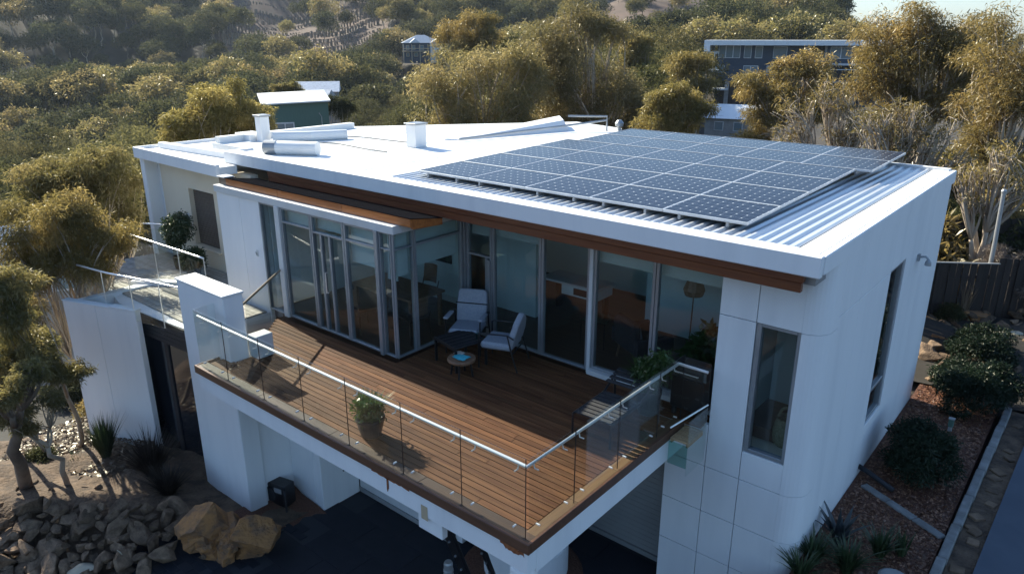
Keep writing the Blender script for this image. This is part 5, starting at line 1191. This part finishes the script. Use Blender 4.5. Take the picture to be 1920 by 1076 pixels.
# ------------------------------------------------------------------ buildings in the bush
def frame_at(px, dd, rot=0, z=None):
    b = at_r(px, 150, dd); a = YAW + rot; return Vector((b.x, b.y, ground(b.x, b.y) if z is None else z)), a
local(True)
# apartment block: built in its own metres, x along the facade
D_ = 150; S = D_/math.cos(math.atan((1470-960)/1450))/1450*1.0
o_, a_ = frame_at(1470, D_, R(-17), 0); zt = at_r(1470, 76, D_).z
apt = thing('apartment_block', 'navy clad apartment block with thin white roof on the right slope', 'building', (o_.x, o_.y, zt-12), a_)
def pxm(px): return (px-1470)*S
def pzm(py): return 12 - (py-76)*S
def ab(px0, px1, py0, py1, y0, y1, name, m, parent=None, bv=0): return MB().box((pxm(px0), y0, pzm(py1)), (pxm(px1), y1, pzm(py0))).build(name, m, parent or apt, bv)
MB().prism([(pxm(1335), -2.2), (pxm(1350), -3.0), (pxm(1625), -2.4), (pxm(1625), 11), (pxm(1335), 9)], pzm(84), pzm(76)).build('roof', 'roof', apt)
MB().prism([(pxm(1335), -2.2), (pxm(1345), -2.8), (pxm(1350), 6), (pxm(1335), 6)], pzm(94), pzm(84)).build('roof_edge', 'roof', apt)
ab(1357, 1500, 84, 143, 0, 9, 'wall', 'navy'); ab(1500, 1530, 84, 143, 2.2, 9, 'wall', 'darkcap'); ab(1530, 1620, 84, 112, 0, 9, 'wall', 'navy'); ab(1500, 1620, 112, 190, 1.8, 9, 'wall', 'darkcap'); ab(1357, 1500, 143, 190, 2.5, 9, 'wall', 'darkcap')
for (a, b, c, d) in ((1359,1395,84,105),(1401,1413,84,105),(1419,1431,85,105),(1448,1470,86,105),(1537,1570,86,105),(1584,1600,86,105),(1356,1371,116,129),(1402,1426,117,132),(1440,1460,117,132)):
    f = ab(a, b, c, d, -.12, .05, 'window', 'tin'); n_ = max(1, int((b-a)/12)); ww = (b-a)/n_
    for k in range(n_): ab(a+k*ww+.8, a+(k+1)*ww-.8, c+1, d-1, -.16, -.125, 'pane', 'farwin', f)
ab(1497, 1502, 84, 150, -.3, .1, 'column', 'concrete'); ab(1528, 1532, 84, 195, -.4, .0, 'column', 'concrete'); ab(1580, 1584, 110, 195, -.4, .0, 'column', 'concrete')
ab(1503, 1527, 108, 110, -.6, 2.2, 'balcony_slab', 'tin'); ab(1533, 1580, 112, 115, -1.4, 1.8, 'balcony_slab', 'tin'); ab(1533, 1600, 140, 143, -1.4, 1.8, 'balcony_slab', 'concrete')
for k in range(9): ab(1536+k*5, 1536.8+k*5, 122, 140, -1.35, -1.28, 'baluster', 'darkcap')
ab(1535, 1579, 121, 122.2, -1.36, -1.27, 'balcony_rail', 'tin')
ab(1374, 1381, 143, 210, .3, 1.2, 'column', 'concrete'); ab(1340, 1360, 94, 98, -1, 3, 'balcony_slab', 'tin'); ab(1335, 1362, 124, 127, -1.6, 3, 'balcony_slab', 'tin'); ab(1350, 1380, 155, 158, -1, 3, 'balcony_slab', 'tin')
for (px0, px1) in ((1338, 1340), (1352, 1354)): ab(px0, px1, 95, 124, -1.4, -1.2, 'post', 'tin')
# blue grey two storey house on the middle slope
D_ = 260; S = D_/1450*1.01; o_, a_ = frame_at(792, D_, R(12), 0); zt = at_r(792, 66, D_).z
hb = thing('hillside_house', 'dark blue timber house with slate hip roof on the far slope', 'building', (o_.x, o_.y, zt-9), a_)
def hx(px): return (px-792)*S
def hz(py): return 9 - (py-66)*S
MB().box((hx(760), 0, 0), (hx(818), 9, hz(80))).build('wall', 'navy', hb); MB().box((hx(808), -1.5, 0), (hx(828), 8, hz(80))).build('wall', 'tin', hb)
def hip(x0, x1, y0, y1, z0, z1, name, m, par):
    i = (y1-y0)/2; return MB().add([(x0,y0,z0),(x1,y0,z0),(x1,y1,z0),(x0,y1,z0),(x0+i,(y0+y1)/2,z1),(x1-i,(y0+y1)/2,z1)], [(0,3,2,1),(0,1,5,4),(1,2,5),(2,3,4,5),(3,0,4)]).build(name, m, par)
rf = hip(hx(757), hx(832), -1, 10, hz(80), hz(66), 'roof', 'slate', hb)
MB().add([(hx(770),-1.6,hz(80)),(hx(790),-1.6,hz(80)),(hx(780),-1.6,hz(72)),(hx(770),4,hz(80)),(hx(790),4,hz(80)),(hx(780),4,hz(72))], [(0,1,2),(3,5,4),(0,2,5,3),(1,4,5,2),(0,3,4,1)]).build('gable', 'tin', rf)
MB().add([(hx(808),-2.4,hz(80)),(hx(830),-2.4,hz(80)),(hx(819),-2.4,hz(73)),(hx(808),4,hz(80)),(hx(830),4,hz(80)),(hx(819),4,hz(73))], [(0,1,2),(3,5,4),(0,2,5,3),(1,4,5,2),(0,3,4,1)]).build('gable', 'slate', rf)
for (a, b, c, d) in ((764,770,84,92),(775,781,84,92),(788,797,84,93),(764,770,97,104),(778,786,97,104),(811,826,83,88)):
    f = MB().box((hx(a), -.15 - (1.5 if a > 808 else 0), hz(d)), (hx(b), .1 - (1.5 if a > 808 else 0), hz(c))).build('window', 'tan', hb); MB().box((hx(a)+.12, -.2 - (1.5 if a > 808 else 0), hz(d)+.12), (hx(b)-.12, -.155 - (1.5 if a > 808 else 0), hz(c)-.12)).build('pane', 'farwin', f)
MB().box((hx(757), -2.2, hz(95)), (hx(806), 0, hz(94))).build('balcony_slab', 'tan', hb); MB().box((hx(757), -2.2, hz(90)), (hx(806), -2.1, hz(89))).build('balcony_rail', 'tan', hb)
for k in range(4): MB().box((hx(758+k*15), -2.2, 0), (hx(759+k*15), -2.05, hz(82))).build('post', 'tan', hb)
# green shed with a white roof left of the house
D_ = 62; S = D_/1450*1.05; o_, a_ = frame_at(552, D_, R(20), 0); zt = at_r(552, 188, D_).z
sh = thing('garden_shed', 'sage green shed with bright white skillion roof beyond the left wing', 'shed', (o_.x, o_.y, zt-3.2), a_)
def sx_(px): return (px-552)*S
MB().box((sx_(500), 0, -3), (sx_(606), 4.4, 2.95)).build('wall', 'shedgreen', sh)
MB().add([(sx_(492),-.4,2.9),(sx_(610),-.4,3.05),(sx_(612),5,3.5),(sx_(490),5,3.35),(sx_(492),-.4,3.0),(sx_(610),-.4,3.15),(sx_(612),5,3.6),(sx_(490),5,3.45)], [(0,3,2,1),(4,5,6,7),(0,1,5,4),(1,2,6,5),(2,3,7,6),(3,0,4,7)]).build('roof', 'roof', sh)
f = MB().box((sx_(512), -.06, .5), (sx_(545), .05, 1.5)).build('window', 'tin', sh); MB().box((sx_(514), -.08, .6), (sx_(528), -.062, 1.4)).build('pane', 'farwin', f); MB().box((sx_(530), -.08, .6), (sx_(543), -.062, 1.4)).build('pane', 'farwin', f)
MB().tube([(sx_(592), -.5, -1), (sx_(592), -.5, 1.9), (sx_(588), -.6, 2.2)], .04, 6).build('standpipe', 'galv', sh)
def cottage(label, px, py, dd, w_, d_, h, rot, roofm='tin', wallm='concrete'):
    o_, a_ = frame_at(px, dd, rot, 0); zt = at_r(px, py, dd).z; t = thing('cottage', label, 'building', (o_.x, o_.y, zt-h), a_)
    MB().box((-w_/2, -d_/2, -4), (w_/2, d_/2, h-1.1)).build('wall', wallm, t)
    MB().add([(-w_/2-.3,-d_/2-.4,h-1.2),(w_/2+.3,-d_/2-.4,h-1.2),(w_/2+.3,d_/2+.4,h-1.2),(-w_/2-.3,d_/2+.4,h-1.2),(-w_/2-.3,0,h),(w_/2+.3,0,h)], [(0,3,2,1),(0,1,5,4),(1,2,5),(2,3,4,5),(3,0,4)]).build('roof', roofm, t)
    for k in (-.3, .1):
        f = MB().box((k*w_, -d_/2-.06, h-2.4), (k*w_+.9, -d_/2+.02, h-1.5)).build('window', 'tin', t); MB().box((k*w_+.08, -d_/2-.08, h-2.32), (k*w_+.82, -d_/2-.062, h-1.58)).build('pane', 'farwin', f)
cottage('small cottage with bluish tin roof above the green shed', 595, 153, 105, 5.2, 4.5, 3.4, R(10)); cottage('low tin roofed cottage just below the bluish roofed cottage', 583, 168, 92, 4.2, 3.2, 2.6, R(-8))
cottage('white gabled roof among bushes below the apartment block', 1380, 196, 78, 4.6, 4, 2.6, R(-25), 'roof'); cottage('pale tin roof low at the left edge behind the gums', 18, 425, 33, 2.6, 2.6, 2.2, R(20), 'roof')
local(False)

local(False)
hero('grey bush before the two tin roofed cottages', 74, 612, [(600,205,22),(625,195,24),(645,205,24)], 'leaf_grey', 9000, .36, .085, seed=81, r0=.1)
hero('olive bush left of the tin roofed cottages', 84, 545, [(540,165,18),(560,172,18),(520,172,18)], 'leaf_olive', 8000, .36, .085, seed=82, r0=.1)
# ------------------------------------------------------------------ the bush on the slopes
protos = []
for k in range(8):
    rng = np.random.default_rng(300+k); Hh = rng.uniform(8, 11); Rr = (Hh*rng.uniform(.32, .42),)*2 + (Hh*rng.uniform(.30, .36),)
    near = k < 3
    cl = clump_set(rng, 14 if near else 8, (0, 0, Hh*.68), Rr, Hh*(.18 if near else .23), .8, -.25)
    q, r_ = crown_leaves(rng, cl, 13000 if near else 3200, .28 if near else .5, .085 if near else .2, .1, .62)
    mt = ('leaf_far', 'leaf_grey', 'leaf_far', 'leaf_grey', 'leaf_far', 'leaf_grey', 'leaf_far', 'leaf_olive')[k]
    protos.append((quads_mesh('crown', q, mt, r_), limbs(rng, (0, 0, 0), cl, .17, .5, 5).mesh('trunk', 'bark_pale' if k % 2 else 'bark_dark'), Hh))
rf_ = np.random.default_rng(77)
N = 14000; th = np.radians(rf_.uniform(-38, 38, N)); rad = np.sqrt(rf_.uniform(55**2, 640**2, N))
fx = CAM.x + rad*(np.cos(th)*HEAD.x + np.sin(th)*_r.x); fy = CAM.y + rad*(np.cos(th)*HEAD.y + np.sin(th)*_r.y); fz = ground_np(fx, fy)
thd = np.degrees(th)
def project(x, y, z):
    d = np.stack([x-CAM.x, y-CAM.y, z-CAM.z], -1); w_ = d @ np.array(_f); return CX + F_PX*(d @ np.array(_r))/w_, CY - F_PX*(d @ np.array(_u))/w_
ppx, ppy = project(fx, fy, fz + 7)
bare = ((thd > -20.5) & (thd < -9.5) & (rad > 285) & (rad < 560 + (thd+20)*6)) | ((thd > 5) & (thd < 14.5) & (rad > 260))
dens = np.where(bare, .05, 1.0)
dens = np.where((thd > -10) & (thd < 1) & (rad < 230), .45, dens)
dens = np.where((thd > 15) & (rad > 420), .0, dens)
dens = np.where((ppy > 262) & (ppx > 330), 0, dens)
_, pyt = project(fx, fy, fz + 15)
dens = np.where((thd > 22.5) & (pyt < 36), 0, dens)
_, pyt = project(fx, fy, fz + 15)
for (px0, px1, pyv, rmax) in ((1335, 1600, 138, 150), (1350, 1385, 185, 150), (752, 832, 106, 260), (562, 630, 174, 105), (492, 610, 240, 62), (1340, 1410, 215, 78)):
    mg = 4.5 * 1373 / rad
    dens = np.where((ppx > px0-mg) & (ppx < px1+mg) & (rad < rmax+12) & (pyt < pyv), 0, dens)
keep = rf_.uniform(size=N) < dens * np.clip(.75 + 60/rad, 0, .95)
# keep a little space between crowns
idx = np.where(keep)[0]; cellset = {}; sel = []
for i in idx:
    sp = 7.4 if rad[i] < 320 else 8.2
    key = (int(fx[i]//sp), int(fy[i]//sp))
    if key in cellset: continue
    cellset[key] = 1; sel.append(i)
sel = np.array(sorted(sel, key=lambda i: rad[i]))
inview = (ppx[sel] > -40) & (ppx[sel] < 1960) & (ppy[sel] > -60)
sel = sel[inview]
LM = [(130, 'at the left edge'), (260, 'left of the cream wall'), (420, 'above the left wing'), (500, 'left of the green shed'), (620, 'around the green shed'), (740, 'between the shed and the slate roofed house'), (850, 'around the slate roofed house'),
      (1000, 'behind the big olive gum'), (1180, 'behind the tallest olive gum'), (1330, 'left of the navy apartments'), (1480, 'behind the left end of the navy apartments'), (1620, 'behind the right end of the navy apartments'), (1760, 'behind the spreading golden gum'), (3000, 'near the right edge')]
KIND = ['olive', 'grey green', 'golden', 'grey green', 'olive', 'dull green', 'pale olive', 'bright olive']
def zone(i, k):
    z_ = 'valley forest gums' if thd[i] < -8 and rad[i] < 200 else 'far left hillside gums' if thd[i] < -8 else 'middle slope gums' if thd[i] < 13 else 'right hand ridge gums'
    dep = 'nearest' if rad[i] < 90 else 'near' if rad[i] < 120 else 'mid distance' if rad[i] < 160 else 'distant'
    return dep + ' ' + KIND[k] + ' gum on the slope ' + next(n for x, n in LM if ppx[i] < x), z_
local(True)
for n_, i in enumerate(sel[:300]):
    near = rad[i] < 170; k = int(rf_.integers(0, 3)) if near else int(rf_.integers(3, 8)); s = rf_.uniform(.95, 1.5) * (.95 if near else 1.1); lb, gp = zone(i, k)
    t = thing('gum_tree', lb, 'tree', (fx[i], fy[i], fz[i]-.1), rf_.uniform(0, 6.28), gp); t.scale = (s*rf_.uniform(.9, 1.15), s, s*rf_.uniform(.85, 1.1))
    c = obj('crown', protos[k][0], t); u = obj('trunk', protos[k][1], t)
rest = sel[300:]
# source objects for the distant mass are crowns already standing in the scene
src = []
for k in range(3, 8):
    i = rest[k]; t = thing('gum_tree', zone(i, k)[0], 'tree', (fx[i], fy[i], fz[i]-.1), k, zone(i, k)[1]); c = obj('crown', protos[k][0], t); u = obj('trunk', protos[k][1], t); src.append((c, u))
rest = np.delete(rest, range(3, 8))
local(False)
def instancer(name, label, cat, pts, scl, srcs, seed=1):
    me = bpy.data.meshes.new(name); me.from_pydata([tuple(p) for p in pts], [], [])
    a = me.attributes.new('scl', 'FLOAT', 'POINT'); a.data.foreach_set('value', np.asarray(scl, np.float32))
    o = obj(name, me); tag(o, label, cat, kind='stuff')
    ng = bpy.data.node_groups.new(name, 'GeometryNodeTree'); ng.interface.new_socket('Geometry', in_out='INPUT', socket_type='NodeSocketGeometry'); ng.interface.new_socket('Geometry', in_out='OUTPUT', socket_type='NodeSocketGeometry')
    gi, go = ng.nodes.new('NodeGroupInput'), ng.nodes.new('NodeGroupOutput'); L = ng.links.new
    mp = ng.nodes.new('GeometryNodeMeshToPoints'); L(gi.outputs[0], mp.inputs[0])
    at_ = ng.nodes.new('GeometryNodeInputNamedAttribute'); at_.data_type = 'FLOAT'; at_.inputs[0].default_value = 'scl'
    ri = ng.nodes.new('FunctionNodeRandomValue'); ri.data_type = 'INT'; ri.inputs[4].default_value = 0; ri.inputs[5].default_value = len(srcs)-1; ri.inputs['Seed'].default_value = seed
    rv = ng.nodes.new('FunctionNodeRandomValue'); rv.data_type = 'FLOAT_VECTOR'; rv.inputs[0].default_value = (0, 0, 0); rv.inputs[1].default_value = (0, 0, 6.283); rv.inputs['Seed'].default_value = seed+5
    jo = ng.nodes.new('GeometryNodeJoinGeometry')
    for col in range(len(srcs[0])):
        j = ng.nodes.new('GeometryNodeJoinGeometry')
        for s in reversed(srcs):
            oi = ng.nodes.new('GeometryNodeObjectInfo'); oi.transform_space = 'ORIGINAL'; oi.inputs[0].default_value = s[col]; oi.inputs['As Instance'].default_value = True; L(oi.outputs['Geometry'], j.inputs[0])
        ip = ng.nodes.new('GeometryNodeInstanceOnPoints'); L(mp.outputs[0], ip.inputs['Points']); L(j.outputs[0], ip.inputs['Instance']); ip.inputs['Pick Instance'].default_value = True
        L(ri.outputs[2], ip.inputs['Instance Index']); L(rv.outputs[0], ip.inputs['Rotation']); L(at_.outputs[0], ip.inputs['Scale']); L(ip.outputs[0], jo.inputs[0])
    L(jo.outputs[0], go.inputs[0]); md = o.modifiers.new('instances', 'NODES'); md.node_group = ng; return o
instancer('distant_forest', 'far gum forest covering the hillsides as one mass', 'forest', [(fx[i], fy[i], fz[i]-.1) for i in rest], np.where((thd[rest] > 23), .72, 1) * rf_.uniform(1.0, 1.65, len(rest)), src)
# rows of stakes on the cleared slope, and the slope's own soil colour
sp_ = []
for i in range(60):
    for j in range(34):
        tt_ = R(-20.5 + i*.19); rr2 = 292 + j*7.6
        x = CAM.x + rr2*(math.cos(tt_)*HEAD.x + math.sin(tt_)*_r.x) + random.uniform(-.5, .5); y = CAM.y + rr2*(math.cos(tt_)*HEAD.y + math.sin(tt_)*_r.y) + random.uniform(-.5, .5)
        if math.degrees(tt_) < -20.5 + 11: sp_.append((x, y, ground(x, y)))
stk = MB()
for (x, y, z) in sp_: stk.bar((x, y, z-.2), (x, y, z+1.7), .55, .55)
tag(stk.build('tree_guards', 'twig', None), 'rows of small tree guards planted over the bare slope', 'tree guards', kind='stuff')
for pl_ in terrain_o.data.polygons:
    c = pl_.center; dx, dy = c.x-CAM.x, c.y-CAM.y; t_ = math.degrees(math.atan2(dx*_r.x+dy*_r.y, dx*HEAD.x+dy*HEAD.y)); r2 = math.hypot(dx, dy)
    if (-21 < t_ < -9 and 282 < r2 < 560 + (t_+20)*6) or (5 < t_ < 14.5 and r2 > 255): pl_.material_index = 1

# ------------------------------------------------------------------ the air over the valley
hz_m = bpy.data.materials.new('valley_haze'); hz_m.use_nodes = True; nt = hz_m.node_tree; nt.nodes.remove(nt.nodes['Principled BSDF'])
pv = _n(nt, 'ShaderNodeVolumePrincipled'); pv.inputs['Color'].default_value = (.72, .85, 1, 1); pv.inputs['Density'].default_value = .00011; pv.inputs['Anisotropy'].default_value = .2
nt.links.new(pv.outputs[0], nt.nodes['Material Output'].inputs['Volume'])
hz_o = MB().box((-2300, -1900, -45), (2300, 2300, 190)).build('haze', hz_m); tag(hz_o, 'thin pale haze hanging over the valley', 'haze', kind='stuff')
